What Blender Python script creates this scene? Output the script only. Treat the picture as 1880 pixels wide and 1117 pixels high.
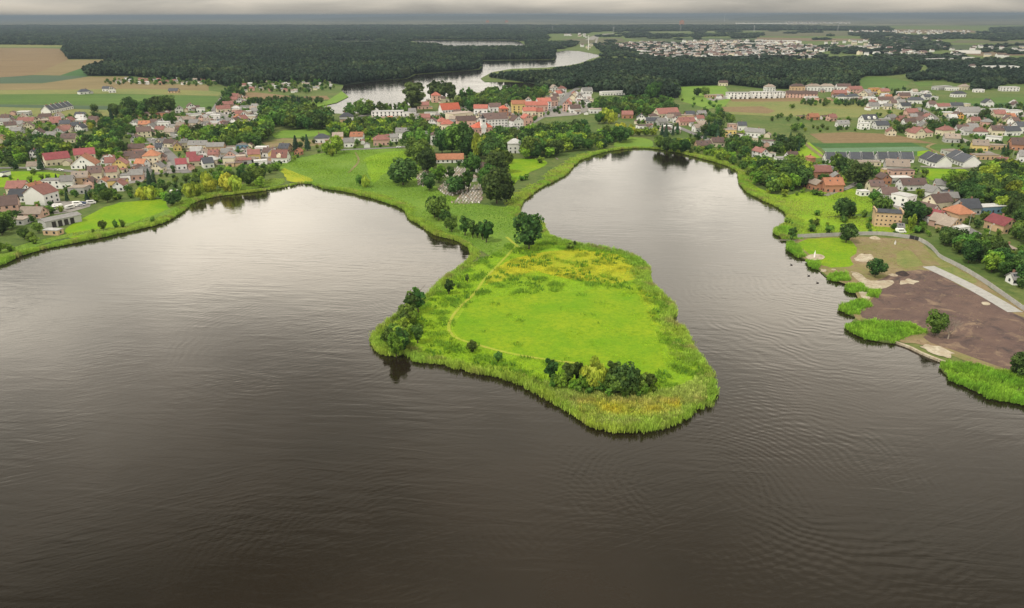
import bpy, math, random
import numpy as np
from mathutils import Matrix, Vector
from mathutils.geometry import delaunay_2d_cdt

S = bpy.context.scene
for _o in list(bpy.data.objects):
    bpy.data.objects.remove(_o)
C = S.collection
random.seed(7)
RNG = np.random.default_rng(11)
R = math.radians

# ------------------------------------------------------------------ camera
IW, IH, FPX = 1880.0, 1117.0, 1342.0
CAM_H = 110.0
PITCH = math.atan((IH / 2 - 27.0) / FPX)
ROLL = -R(0.152)
_F = Vector((0, math.cos(PITCH), -math.sin(PITCH)))
_R0 = Vector((1, 0, 0)); _U0 = Vector((0, math.sin(PITCH), math.cos(PITCH)))
_R = _R0 * math.cos(ROLL) + _U0 * math.sin(ROLL)
_U = -_R0 * math.sin(ROLL) + _U0 * math.cos(ROLL)
cam = bpy.data.cameras.new('camera'); cam_o = bpy.data.objects.new('camera', cam); C.objects.link(cam_o)
cam.sensor_width = 36.0; cam.lens = 36.0 * FPX / IW
cam.clip_start = 1.0; cam.clip_end = 120000.0
_m = Matrix((_R, _U, -_F)).transposed().to_4x4(); _m.translation = (0, 0, CAM_H)
cam_o.matrix_world = _m
S.camera = cam_o

# ------------------------------------------------------------------ world: overcast sky
SUN_EL, SUN_AZ = R(57), R(228)           # azimuth measured clockwise from +Y (view direction)
W = bpy.data.worlds.new('World'); S.world = W; W.use_nodes = True
nt = W.node_tree; nt.nodes.clear()
def wn(t, **k):
    n = nt.nodes.new(t)
    for a, b in k.items(): setattr(n, a, b)
    return n
def wl(a, b): nt.links.new(a, b)
def wmath(op, a, b=None, c=None):
    n = wn('ShaderNodeMath', operation=op)
    for i, v in enumerate((a, b, c)):
        if v is None: continue
        if isinstance(v, (int, float)): n.inputs[i].default_value = v
        else: wl(v, n.inputs[i])
    return n.outputs[0]
sky = wn('ShaderNodeTexSky', sky_type='NISHITA')
sky.sun_disc = False; sky.sun_elevation = SUN_EL; sky.sun_rotation = SUN_AZ
sky.air_density = 1.6; sky.dust_density = 3.0; sky.ozone_density = 1.0
tc = wn('ShaderNodeTexCoord'); sep = wn('ShaderNodeSeparateXYZ'); wl(tc.outputs['Generated'], sep.inputs[0])
zc = wmath('MAXIMUM', sep.outputs[2], 0.0)
zd = wmath('ADD', zc, 0.16)
cmb = wn('ShaderNodeCombineXYZ'); wl(wmath('DIVIDE', sep.outputs[0], zd), cmb.inputs[0]); wl(wmath('DIVIDE', sep.outputs[1], zd), cmb.inputs[1])
cmb.inputs[2].default_value = 1.1
nz = wn('ShaderNodeTexNoise'); wl(cmb.outputs[0], nz.inputs['Vector'])
nz.inputs['Scale'].default_value = 0.9; nz.inputs['Detail'].default_value = 5.0; nz.inputs['Roughness'].default_value = 0.5
nz.inputs['Distortion'].default_value = 0.35
mr = wn('ShaderNodeMapRange'); wl(nz.outputs['Fac'], mr.inputs['Value'])
mr.inputs['From Min'].default_value = 0.34; mr.inputs['From Max'].default_value = 0.66
mr.inputs['To Min'].default_value = 0.22; mr.inputs['To Max'].default_value = 1.75
# overcast luminance: brighter above the horizon
rise_ = wmath('SUBTRACT', 1.0, wmath('POWER', 2.71828, wmath('DIVIDE', zc, -0.055)))
bell = wmath('POWER', 2.71828, wmath('MULTIPLY', wmath('POWER', wmath('DIVIDE', wmath('ABSOLUTE', wmath('SUBTRACT', zc, 0.225)), 0.19), 2.0), -1.0))
belt = wmath('MULTIPLY_ADD', bell, 1.25, wmath('MULTIPLY_ADD', zc, 0.38, 0.22))   # bright belt under a darker deck
lum = wmath('MULTIPLY_ADD', rise_, belt, 0.29)
# clouds even out towards the horizon
fade = wn('ShaderNodeMapRange'); wl(zc, fade.inputs['Value']); fade.inputs['From Min'].default_value = 0.0; fade.inputs['From Max'].default_value = 0.12
fade.inputs['To Min'].default_value = 0.25; fade.inputs['To Max'].default_value = 1.0
cl = wmath('MULTIPLY_ADD', wmath('SUBTRACT', mr.outputs[0], 1.0), fade.outputs[0], 1.0)
lumc = wmath('MULTIPLY', lum, cl)
ccol = wn('ShaderNodeMix', data_type='RGBA'); wl(nz.outputs['Fac'], ccol.inputs['Factor'])
ccol.inputs['A'].default_value = (0.99, 0.99, 0.92, 1); ccol.inputs['B'].default_value = (1.15, 1.0, 0.80, 1)
vs = wn('ShaderNodeVectorMath', operation='SCALE'); wl(ccol.outputs['Result'], vs.inputs[0]); wl(lumc, vs.inputs['Scale'])
sk = wn('ShaderNodeVectorMath', operation='SCALE'); wl(sky.outputs[0], sk.inputs[0]); sk.inputs['Scale'].default_value = 0.07
mx = wn('ShaderNodeMix', data_type='RGBA'); mx.inputs['Factor'].default_value = 0.95
wl(sk.outputs[0], mx.inputs['A']); wl(vs.outputs[0], mx.inputs['B'])
bg = wn('ShaderNodeBackground'); wl(mx.outputs['Result'], bg.inputs['Color']); bg.inputs['Strength'].default_value = 1.0
wo = wn('ShaderNodeOutputWorld'); wl(bg.outputs[0], wo.inputs['Surface'])

sun = bpy.data.lights.new('sun', 'SUN'); sun.energy = 2.2; sun.angle = R(8); sun.color = (1.0, 0.94, 0.84)
sun_o = bpy.data.objects.new('sun', sun); C.objects.link(sun_o)
_sd = Vector((math.sin(SUN_AZ) * math.cos(SUN_EL), math.cos(SUN_AZ) * math.cos(SUN_EL), math.sin(SUN_EL)))
sun_o.rotation_euler = _sd.to_track_quat('Z', 'Y').to_euler()

S.view_settings.view_transform = 'Standard'; S.view_settings.look = 'None'
S.view_settings.exposure = 0.42; S.view_settings.gamma = 1.0; S.view_settings.use_curve_mapping = False
S.render.engine = 'CYCLES'; S.cycles.use_denoising = True
S.cycles.max_bounces = 5; S.cycles.diffuse_bounces = 2; S.cycles.glossy_bounces = 2; S.cycles.transmission_bounces = 3
S.cycles.transparent_max_bounces = 8; S.cycles.volume_bounces = 0
S.cycles.sample_clamp_indirect = 4.0

# ------------------------------------------------------------------ pixel <-> place helpers
GZ = 0.5                                   # level of the land; the lakes lie at 0
def P(px, py, z=GZ):
    """the point on the level z that the photograph's pixel looks at"""
    d = _F * FPX + _R * (px - IW / 2) - _U * (py - IH / 2)
    t = (z - CAM_H) / d.z
    return Vector((d.x * t, d.y * t, z))
def PX(p):
    v = Vector(p) - Vector((0, 0, CAM_H)); w = v.dot(_F)
    return (IW / 2 + FPX * v.dot(_R) / w, IH / 2 - FPX * v.dot(_U) / w)
_Fa, _Ra, _Ua = (np.array(v) for v in (_F, _R, _U))
def PXA(a):
    v = a - np.array([0, 0, CAM_H]); w = v @ _Fa
    return IW / 2 + FPX * (v @ _Ra) / w, IH / 2 - FPX * (v @ _Ua) / w
def PP(pts, z=GZ): return [P(x, y, z) for x, y in pts]
def ppm(p):                                # photograph pixels per metre at a place
    return FPX / max(1.0, (Vector(p) - Vector((0, 0, CAM_H))).dot(_F))
def inside(poly, xy):
    """numpy point-in-polygon; poly [(x,y)..], xy (N,2)"""
    x, y = xy[:, 0], xy[:, 1]; r = np.zeros(len(xy), bool)
    n = len(poly); j = n - 1
    for i in range(n):
        xi, yi = poly[i][0], poly[i][1]; xj, yj = poly[j][0], poly[j][1]
        if yi != yj:
            c = ((yi > y) != (yj > y)) & (x < (xj - xi) * (y - yi) / (yj - yi) + xi)
            r ^= c
        j = i
    return r
def scatter(poly, step, jit=0.48):
    """jittered grid of ground points inside a world polygon"""
    a = np.array([(p[0], p[1]) for p in poly]); lo, hi = a.min(0), a.max(0)
    gx, gy = np.meshgrid(np.arange(lo[0], hi[0] + step, step), np.arange(lo[1], hi[1] + step, step))
    xy = np.stack([gx.ravel(), gy.ravel()], 1)
    xy = xy + RNG.uniform(-jit, jit, xy.shape) * step
    return xy[inside(a, xy)]
def smooth(pts, it=2):
    for _ in range(it):
        o = []
        for i in range(len(pts)):
            a, b = Vector(pts[i]), Vector(pts[(i + 1) % len(pts)])
            o += [a * .75 + b * .25, a * .25 + b * .75]
        pts = o
    return pts
def smooth_open(pts, it=2):
    for _ in range(it):
        o = [Vector(pts[0])]
        for i in range(len(pts) - 1):
            a, b = Vector(pts[i]), Vector(pts[i + 1])
            o += [a * .75 + b * .25, a * .25 + b * .75]
        o.append(Vector(pts[-1])); pts = o
    return pts

# ------------------------------------------------------------------ object helpers
def link(name, mesh, mat=None, parent=None):
    o = bpy.data.objects.new(name, mesh); C.objects.link(o)
    if mat is not None and mesh is not None and not mesh.materials: mesh.materials.append(mat)
    if parent is not None: o.parent = parent
    return o
def pyd(name, v, f, mat=None, parent=None, smooth_=False):
    me = bpy.data.meshes.new(name); me.from_pydata([tuple(p) for p in v], [], f)
    if smooth_: me.polygons.foreach_set('use_smooth', [True] * len(me.polygons))
    return link(name, me, mat, parent)
def tag(o, label=None, cat=None, group=None, kind=None):
    if label: o['label'] = label
    if cat: o['category'] = cat
    if group: o['group'] = group
    if kind: o['kind'] = kind
    return o
def empty(name, loc, rz=0.0):
    o = bpy.data.objects.new(name, None); C.objects.link(o); o.location = loc; o.rotation_euler = (0, 0, rz); o.empty_display_size = 0.5
    return o
def tri_mesh(name, V, F, col=None, mat=None, quads=False, kindsmooth=False):
    """fast mesh from numpy arrays: V (n,3), F (m,3|4), col (n,3)"""
    k = F.shape[1]; me = bpy.data.meshes.new(name)
    me.vertices.add(len(V)); me.vertices.foreach_set('co', V.astype(np.float32).ravel())
    me.loops.add(F.size); me.loops.foreach_set('vertex_index', F.astype(np.int32).ravel())
    me.polygons.add(len(F)); me.polygons.foreach_set('loop_start', np.arange(0, F.size, k, dtype=np.int32))
    me.polygons.foreach_set('loop_total', np.full(len(F), k, np.int32))
    if kindsmooth: me.polygons.foreach_set('use_smooth', np.ones(len(F), bool))
    me.update(calc_edges=True)
    if col is not None:
        a = me.color_attributes.new('tint', 'FLOAT_COLOR', 'POINT')
        c = np.ones((len(V), 4), np.float32); c[:, :3] = col; a.data.foreach_set('color', c.ravel())
    if mat is not None: me.materials.append(mat)
    return me
def box(v, f, x0, x1, y0, y1, z0, z1):
    b = len(v)
    v += [(x0, y0, z0), (x1, y0, z0), (x1, y1, z0), (x0, y1, z0), (x0, y0, z1), (x1, y0, z1), (x1, y1, z1), (x0, y1, z1)]
    f += [(b, b + 3, b + 2, b + 1), (b + 4, b + 5, b + 6, b + 7), (b, b + 1, b + 5, b + 4), (b + 1, b + 2, b + 6, b + 5), (b + 2, b + 3, b + 7, b + 6), (b + 3, b, b + 4, b + 7)]

# ------------------------------------------------------------------ materials
def srgb(r, g, b):
    return tuple(((c / 255) / 12.92 if c / 255 < 0.04045 else ((c / 255 + 0.055) / 1.055) ** 2.4) for c in (r, g, b))
def new_mat(name):
    m = bpy.data.materials.new(name); m.use_nodes = True
    b = m.node_tree.nodes['Principled BSDF']; b.inputs['Roughness'].default_value = 0.85
    b.inputs['Specular IOR Level'].default_value = 0.25
    return m, m.node_tree, b
def N(t, typ, **k):
    n = t.nodes.new(typ)
    for a, v in k.items():
        if a in n.inputs.keys(): n.inputs[a].default_value = v
        else: setattr(n, a, v)
    return n
def mix(t, fac, a, b, blend='MIX'):
    n = t.nodes.new('ShaderNodeMix'); n.data_type = 'RGBA'; n.blend_type = blend
    for key, v in (('Factor', fac), ('A', a), ('B', b)):
        s = n.inputs[key]
        if hasattr(v, 'is_output'): t.links.new(v, s)
        elif isinstance(v, (int, float)): s.default_value = v
        else: s.default_value = (*v[:3], 1)
    return n.outputs['Result']
def ramp(t, src, lo, hi):
    n = t.nodes.new('ShaderNodeMapRange'); t.links.new(src, n.inputs['Value'])
    n.inputs['From Min'].default_value = lo; n.inputs['From Max'].default_value = hi
    return n.outputs[0]
def noise(t, scale, detail=3.0, rough=0.6, vec=None, dist=0.0, obj=False):
    n = N(t, 'ShaderNodeTexNoise', Scale=scale, Detail=detail, Roughness=rough, Distortion=dist)
    if vec is None:
        g = t.nodes.get('_geo') or t.nodes.new('ShaderNodeNewGeometry'); g.name = '_geo'
        vec = g.outputs['Position']
    t.links.new(vec, n.inputs['Vector'])
    return n.outputs['Fac']
def mapped(t, scale=(1, 1, 1), rot=0.0):
    g = t.nodes.get('_geo') or t.nodes.new('ShaderNodeNewGeometry'); g.name = '_geo'
    m = t.nodes.new('ShaderNodeMapping'); m.inputs['Scale'].default_value = scale; m.inputs['Rotation'].default_value = (0, 0, rot)
    t.links.new(g.outputs['Position'], m.inputs['Vector'])
    return m.outputs[0]
def bump(t, b, src, strength=0.5, dist=0.2):
    n = N(t, 'ShaderNodeBump', Strength=strength, Distance=dist); t.links.new(src, n.inputs['Height'])
    t.links.new(n.outputs[0], b.inputs['Normal'])
def ground_mat(name, c1, c2, c3=None, big=0.03, fine=0.8, bmp=0.3, streak=None, rot=0.0):
    """earth, grass or crop: two tones in broad patches, a third in fine mottle, optional drill lines"""
    m, t, b = new_mat(name)
    n1 = ramp(t, noise(t, big, 4), 0.35, 0.65)
    col = mix(t, n1, c1, c2)
    if c3 is not None:
        col = mix(t, ramp(t, noise(t, fine, 4, 0.7), 0.42, 0.75), col, c3)
    if streak:
        w = N(t, 'ShaderNodeTexNoise', Scale=1.0, Detail=3.0, Roughness=0.6)
        mp = t.nodes.new('ShaderNodeMapping'); mp.inputs['Scale'].default_value = (streak, streak * 0.02, 1); t.links.new(mapped(t, (1, 1, 1), rot), mp.inputs['Vector']); t.links.new(mp.outputs[0], w.inputs['Vector'])
        col = mix(t, ramp(t, w.outputs['Fac'], 0.35, 0.7), col, mix(t, 1.0, col, (0.72, 0.74, 0.7), 'MULTIPLY'))
    fv = noise(t, fine * 2.5, 3, 0.7)
    col = mix(t, ramp(t, fv, 0.3, 0.75), mix(t, 1.0, col, (0.74, 0.76, 0.72), 'MULTIPLY'), col)
    t.links.new(col, b.inputs['Base Color'])
    if bmp: bump(t, b, noise(t, fine * 1.5, 4, 0.7), bmp, 0.5)
    b.inputs['Roughness'].default_value = 0.95; b.inputs['Specular IOR Level'].default_value = 0.1
    return m
def leaf_mat(name, c1, c2, trans=0.25, tint=False, use_rand=True, patch=None, clump=False, vr=(0.65, 1.35)):
    """foliage: tone by clump, by plant and by leaf"""
    m, t, b = new_mat(name)
    n1 = ramp(t, noise(t, 0.35, 3), 0.35, 0.65)
    col = mix(t, n1, c1, c2)
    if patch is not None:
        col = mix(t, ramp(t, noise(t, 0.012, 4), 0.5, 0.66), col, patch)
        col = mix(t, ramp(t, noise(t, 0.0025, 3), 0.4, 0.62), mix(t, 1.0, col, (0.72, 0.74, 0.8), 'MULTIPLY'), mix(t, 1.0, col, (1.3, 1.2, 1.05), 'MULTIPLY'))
    if tint:
        a = N(t, 'ShaderNodeVertexColor', layer_name='tint'); col = mix(t, 1.0, a.outputs['Color'], mix(t, n1, (0.85, 0.85, 0.85), (1.15, 1.15, 1.15)), 'MULTIPLY')
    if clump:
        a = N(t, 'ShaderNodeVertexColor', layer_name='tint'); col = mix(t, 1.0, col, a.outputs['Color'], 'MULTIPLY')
    if use_rand:
        oi = t.nodes.new('ShaderNodeObjectInfo'); hs = t.nodes.new('ShaderNodeHueSaturation')
        mm = N(t, 'ShaderNodeMapRange'); t.links.new(oi.outputs['Random'], mm.inputs['Value'])
        mm.inputs['To Min'].default_value = 0.47; mm.inputs['To Max'].default_value = 0.525
        t.links.new(mm.outputs[0], hs.inputs['Hue'])
        m2 = t.nodes.new('ShaderNodeMath'); m2.operation = 'MULTIPLY'; t.links.new(oi.outputs['Random'], m2.inputs[0]); m2.inputs[1].default_value = 7.31
        m3 = t.nodes.new('ShaderNodeMath'); m3.operation = 'FRACT'; t.links.new(m2.outputs[0], m3.inputs[0])
        m4 = N(t, 'ShaderNodeMapRange'); t.links.new(m3.outputs[0], m4.inputs['Value']); m4.inputs['To Min'].default_value = vr[0]; m4.inputs['To Max'].default_value = vr[1]
        t.links.new(m4.outputs[0], hs.inputs['Value']); t.links.new(col, hs.inputs['Color']); col = hs.outputs[0]
    t.links.new(col, b.inputs['Base Color'])
    b.inputs['Roughness'].default_value = 0.7; b.inputs['Specular IOR Level'].default_value = 0.15
    if trans:
        tr = t.nodes.new('ShaderNodeBsdfTranslucent'); t.links.new(col, tr.inputs['Color'])
        ms = t.nodes.new('ShaderNodeMixShader'); ms.inputs[0].default_value = trans
        out = t.nodes['Material Output']; t.links.new(b.outputs[0], ms.inputs[1]); t.links.new(tr.outputs[0], ms.inputs[2]); t.links.new(ms.outputs[0], out.inputs['Surface'])
    return m
def plain_mat(name, c, rough=0.8, var=0.25, scale=0.6, rand=0.12, metal=0.0, lines=None):
    m, t, b = new_mat(name)
    lo = tuple(x * (1 - var) for x in c)
    col = mix(t, ramp(t, noise(t, scale, 4, 0.65), 0.3, 0.7), lo, c)
    if lines:                               # courses of roof tiles / sheets along the slope
        g = t.nodes.new('ShaderNodeTexCoord'); w = N(t, 'ShaderNodeTexWave', Scale=lines, Distortion=0.4, Detail=1.0); w.bands_direction = 'Z'
        t.links.new(g.outputs['Object'], w.inputs['Vector'])
        col = mix(t, w.outputs['Fac'], mix(t, 1.0, col, (0.78, 0.78, 0.78), 'MULTIPLY'), col)
        bump(t, b, w.outputs['Fac'], 0.4, 0.05)
    if rand:
        oi = t.nodes.new('ShaderNodeObjectInfo'); hs = t.nodes.new('ShaderNodeHueSaturation')
        mm = N(t, 'ShaderNodeMapRange'); t.links.new(oi.outputs['Random'], mm.inputs['Value'])
        mm.inputs['To Min'].default_value = 1 - 2 * rand; mm.inputs['To Max'].default_value = 1 + rand
        t.links.new(mm.outputs[0], hs.inputs['Value']); t.links.new(col, hs.inputs['Color']); col = hs.outputs[0]
    t.links.new(col, b.inputs['Base Color']); b.inputs['Roughness'].default_value = rough; b.inputs['Metallic'].default_value = metal
    return m

ROOF = {k: plain_mat('roof_' + n, c, 0.8, 0.3, 0.5, 0.14, lines=2.2) for k, n, c in (
    ('r', 'red_tile', (0.31, 0.145, 0.125)), ('o', 'orange_tile', (0.45, 0.20, 0.115)), ('b', 'brown_tile', (0.155, 0.105, 0.095)),
    ('g', 'grey_sheet', (0.27, 0.265, 0.26)), ('d', 'slate', (0.085, 0.092, 0.11)), ('m', 'crimson_sheet', (0.31, 0.085, 0.095)),
    ('R', 'town_red_tile', (0.47, 0.165, 0.125)), ('t', 'tan_felt', (0.36, 0.30, 0.25)), ('w', 'pale_felt', (0.55, 0.55, 0.54)), ('s', 'scarlet_tile', (0.55, 0.14, 0.085)))}
WALL = {k: plain_mat('wall_' + n, c, 0.9, 0.12, 0.25, 0.06) for k, n, c in (
    ('w', 'white', (0.74, 0.74, 0.72)), ('c', 'cream', (0.66, 0.60, 0.45)), ('y', 'yellow', (0.64, 0.50, 0.20)), ('p', 'pink', (0.58, 0.38, 0.31)),
    ('k', 'brick', (0.40, 0.20, 0.125)), ('g', 'grey', (0.42, 0.42, 0.41)), ('t', 'tan', (0.52, 0.37, 0.23)), ('a', 'orange', (0.60, 0.34, 0.11)), ('u', 'blue', (0.16, 0.27, 0.38)))}
RNAME = dict(r='red tiled', o='orange tiled', b='brown', g='grey', d='dark slate', m='crimson', t='tan', w='pale', s='scarlet tiled', R='bright red tiled')
WNAME = dict(w='white', c='cream', y='yellow', p='pink', k='brick', g='grey', t='tan', a='orange', u='blue')
M_glass, _t, _b = new_mat('window_glass'); _b.inputs['Base Color'].default_value = (0.03, 0.035, 0.045, 1); _b.inputs['Roughness'].default_value = 0.12; _b.inputs['Specular IOR Level'].default_value = 0.6
M_door = plain_mat('dark_door', (0.035, 0.03, 0.03), 0.6)
M_chim = plain_mat('chimney_brick', (0.32, 0.17, 0.12), 0.9)
M_conc = plain_mat('concrete', (0.40, 0.395, 0.375), 0.9, 0.25, 0.5, 0.05)
M_asph = plain_mat('asphalt', (0.185, 0.18, 0.175), 0.9, 0.25, 0.3, 0)
M_paved = plain_mat('pavement', (0.26, 0.245, 0.225), 0.9, 0.3, 0.12, 0)
M_white = plain_mat('white_paint', (0.78, 0.78, 0.76), 0.5, 0.08)
M_steel = plain_mat('galvanised', (0.42, 0.43, 0.44), 0.5, 0.1)
M_dark = plain_mat('dark_metal', (0.03, 0.03, 0.035), 0.6)
M_bark = plain_mat('bark', (0.10, 0.075, 0.055), 0.95, 0.4, 3.0)
M_birch = plain_mat('dead_bark', (0.32, 0.27, 0.22), 0.95, 0.3, 3.0)
M_sand = ground_mat('sand', (0.42, 0.36, 0.27), (0.50, 0.45, 0.36), (0.27, 0.20, 0.14), 0.2, 0.35, 0.4)
M_wood = plain_mat('grey_wood', (0.22, 0.19, 0.155), 0.9, 0.3, 1.5)
# ================================================================== LAND AND WATER
SHORE = [(-60,505),(0,488),(30,472),(75,459),(110,452),(150,444),(200,433),(240,424),(290,414),(312,402),(335,388),(350,374),(385,363),(440,356),(490,350),(530,343),(545,338),(575,338),(588,346),(640,353),(690,366),(735,380),(750,389),(753,402),(775,414),(800,433),(830,438),(857,450),(872,464),(868,478),(842,500),(822,512),(800,535),(776,556),(750,575),(720,590),(700,606),(686,622),(692,641),(715,654),(733,652),(747,642),(754,652),(762,664),(800,666),(830,673),(862,683),(920,691),(960,706),(990,721),(1020,741),(1055,758),(1080,779),(1112,790),(1160,793),(1210,786),(1254,770),(1275,751),(1297,746),(1305,722),(1305,692),(1290,671),(1272,655),(1262,626),(1245,601),(1217,591),(1233,582),(1236,566),(1220,551),(1196,531),(1186,515),(1185,491),(1170,476),(1130,463),(1090,456),(1060,451),(1012,441),(999,426),(990,411),(962,403),(950,396),(948,386),(956,370),(982,350),(1012,335),(1040,320),(1052,301),(1076,289),(1110,279),(1150,273),(1200,273),(1250,282),(1300,294),(1340,306),(1361,317),(1359,330),(1366,345),(1381,358),(1411,372),(1440,386),(1451,400),(1448,414),(1425,423),(1428,432),(1443,438),(1443,452),(1462,470),(1482,480),(1502,496),(1521,512),(1540,519),(1563,524),(1566,536),(1580,543),(1572,553),(1543,566),(1556,578),(1574,584),(1552,600),(1580,621),(1640,632),(1655,631),(1690,648),(1735,668),(1724,680),(1762,706),(1812,728),(1884,744),(1990,775)]
def rough_closed(pts, amp, seg):
    """resample a world outline and give it the small bays of a natural edge"""
    rs = random.Random(3); out = []
    for i in range(len(pts)):
        a, b = pts[i], pts[(i + 1) % len(pts)]; L = (b - a).length; n = max(1, int(L / seg(a)))
        t = (b - a).normalized() if L > 0 else Vector((1, 0, 0)); nn = Vector((-t.y, t.x, 0))
        for k in range(n):
            j = rs.uniform(-1, 1) * amp(a) if (k or i % 2) else 0
            out.append(a.lerp(b, k / n) + nn * j)
    return out
near_shore = PP(SHORE, 0.0)
tail = [Vector(v) for v in ((260, 120, 0), (300, -40, 0), (220, -240, 0), (-60, -320, 0), (-330, -260, 0), (-470, -40, 0), (-430, 150, 0))]
near_poly = rough_closed(smooth(near_shore + tail, 1), lambda p: min(0.9, 0.2 + p.y / 900) if p.y > 150 else 0.0, lambda p: 5.0 if p.y > 150 else 60)
FARLAKE = [(579,197),(613,190),(636,181),(634,175),(626,166),(631,157),(654,153),(702,148),(746,145),(761,137),(817,133),(860,130),(880,128),(884,121),(884,112),(930,111),(1018,110),(1020,96),(1040,93),(1063,94),(1105,102),(1083,110),(1063,117),(1037,122),(1000,125),(940,127),(905,133),(880,145),(890,151),(940,151),(985,153),(985,162),(930,168),(850,172),(780,187),(750,197),(700,205),(640,210),(590,208)]
far_poly = rough_closed(PP(FARLAKE, 0.0), lambda p: 3.0, lambda p: 40)
THIRD = [(741,72.5),(792,73),(843,74),(940,74),(955,77),(966,84),(962,90),(900,90),(812,90),(804,82),(761,77)]
third_poly = rough_closed(PP(THIRD, 0.0), lambda p: 6.0, lambda p: 150)
LAKES = [near_poly, far_poly, third_poly]

# ground sheet with the lakes cut out
EXT = 46000.0
vin, edges = [], []
def add_loop(pts):
    b = len(vin); n = len(pts)
    vin.extend(Vector((p[0], p[1])) for p in pts); edges.extend((b + i, b + (i + 1) % n) for i in range(n))
for poly in LAKES: add_loop(poly)
add_loop([(-EXT, -1500), (EXT, -1500), (EXT, EXT), (-EXT, EXT)])
for yy in (300, 700, 1200, 2000, 3500, 6000, 10000, 18000, 30000):
    for xx in np.linspace(-1, 1, 9):
        vin.append(Vector((xx * max(900, yy * 1.2), yy + 13.7)))
cv, ce, cf, *_ = delaunay_2d_cdt(vin, edges, [], 0, 1e-3)
cent = np.array([np.mean([(cv[i].x, cv[i].y) for i in f], axis=0) for f in cf])
wet = np.zeros(len(cf), bool)
for poly in LAKES: wet |= inside([(p.x, p.y) for p in poly], cent)
gv = [(v.x, v.y, GZ) for v in cv]; gf = [tuple(f) for f, w_ in zip(cf, wet) if not w_]
for poly in LAKES:                          # the banks, down into the water
    b = len(gv); n = len(poly)
    ctr = sum((Vector(p) for p in poly), Vector()) / n
    gv += [(p.x, p.y, GZ) for p in poly] + [(p.x, p.y, -0.6) for p in poly]
    gf += [(b + i, b + (i + 1) % n, b + n + (i + 1) % n, b + n + i) for i in range(n)]

G_bright = srgb(120, 165, 20)
M_land = ground_mat('village_green', (0.085, 0.14, 0.03), (0.15, 0.17, 0.055), (0.055, 0.10, 0.025), 0.02, 0.22, 0.3)
tag(pyd('ground', gv, gf, M_land), 'flat green land reaching from the lake shores to the horizon', kind='structure')

# water: murky brown, wind ripples in patches, arcs of spreading waves
def water_mat():
    m, t, b = new_mat('lake_water')
    g = t.nodes.new('ShaderNodeNewGeometry'); g.name = '_geo'; pos = g.outputs['Position']
    murk = mix(t, ramp(t, noise(t, 0.012, 3), 0.35, 0.65), (0.010, 0.0074, 0.0038), (0.015, 0.0105, 0.006))
    t.links.new(murk, b.inputs['Base Color'])
    b.inputs['Roughness'].default_value = 0.07; b.inputs['IOR'].default_value = 1.333; b.inputs['Specular IOR Level'].default_value = 0.5; b.inputs['Specular Tint'].default_value = (1.0, 0.945, 0.84, 1)
    def mth(op, a, c=None, d=None):
        n = t.nodes.new('ShaderNodeMath'); n.operation = op
        for i, v in enumerate((a, c, d)):
            if v is None: continue
            if isinstance(v, (int, float)): n.inputs[i].default_value = v
            else: t.links.new(v, n.inputs[i])
        return n.outputs[0]
    def band(wl_, rot, stretch):
        mp = t.nodes.new('ShaderNodeMapping'); mp.inputs['Scale'].default_value = (1 / (wl_ * stretch), 1 / wl_, 1); t.links.new(mapped(t, (1, 1, 1), rot), mp.inputs['Vector'])
        w = N(t, 'ShaderNodeTexNoise', Scale=1.0, Detail=2.0, Roughness=0.45, Distortion=0.6); t.links.new(mp.outputs[0], w.inputs['Vector']); return w.outputs['Fac']
    def rings(px, py, wl_, r0, r1):
        c = P(px, py, 0)
        sub = N(t, 'ShaderNodeVectorMath', operation='SUBTRACT'); t.links.new(pos, sub.inputs[0]); sub.inputs[1].default_value = c
        ln = N(t, 'ShaderNodeVectorMath', operation='LENGTH'); t.links.new(sub.outputs[0], ln.inputs[0]); d = ln.outputs['Value']
        dn = mth('MULTIPLY_ADD', mth('SUBTRACT', noise(t, 0.03, 2), 0.5), wl_ * 7, d)
        s = mth('SINE', mth('MULTIPLY', dn, 2 * math.pi / wl_))
        k1 = ramp(t, d, r0, r0 * 2 + 4); k2 = mth('SUBTRACT', 1.0, ramp(t, d, r1 * 0.4, r1))
        msk = ramp(t, noise(t, 0.018, 2), 0.42, 0.62)
        return mth('MULTIPLY', mth('MULTIPLY', mth('MULTIPLY', s, k1), k2), msk)
    p1 = ramp(t, noise(t, 0.013, 3, vec=mapped(t, (1, 1.6, 1), 0.3)), 0.40, 0.66); p2 = ramp(t, noise(t, 0.021, 3, vec=mapped(t, (1, 1, 1), 0.7)), 0.42, 0.68)
    h = mth('MULTIPLY', band(2.9, 0.10, 6.0), mth('MULTIPLY_ADD', p1, 2.6, 0.25))
    h = mth('ADD', h, mth('MULTIPLY', band(1.35, -0.40, 5.0), mth('MULTIPLY_ADD', p2, 1.5, 0.12)))
    for (x_, y_, w_, r0_, r1_, k_) in ((1500, 519, 3.3, 3, 100, .30), (1585, 540, 4.0, 22, 150, .34), (1290, 905, 2.1, 6, 80, .28), (1480, 860, 2.5, 10, 75, .28), (820, 1060, 2.0, 18, 70, .22), (1130, 1090, 1.8, 8, 55, .2), (560, 620, 2.6, 20, 80, .2)):
        h = mth('ADD', h, mth('MULTIPLY', rings(x_, y_, w_, r0_, r1_), k_))
    h = mth('ADD', h, mth('MULTIPLY', noise(t, 1.1, 3, 0.6), 0.45))
    bp = N(t, 'ShaderNodeBump', Strength=1.0, Distance=0.036); t.links.new(h, bp.inputs['Height']); t.links.new(bp.outputs[0], b.inputs['Normal'])
    return m
M_water = water_mat()
def water(name, poly, label):
    o = pyd(name, [(p.x, p.y, 0.0) for p in poly], [tuple(range(len(poly)))], M_water)
    tag(o, label, kind='structure')
water('lake_water', near_poly, 'murky brown rippled lake water around the peninsula')
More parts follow.
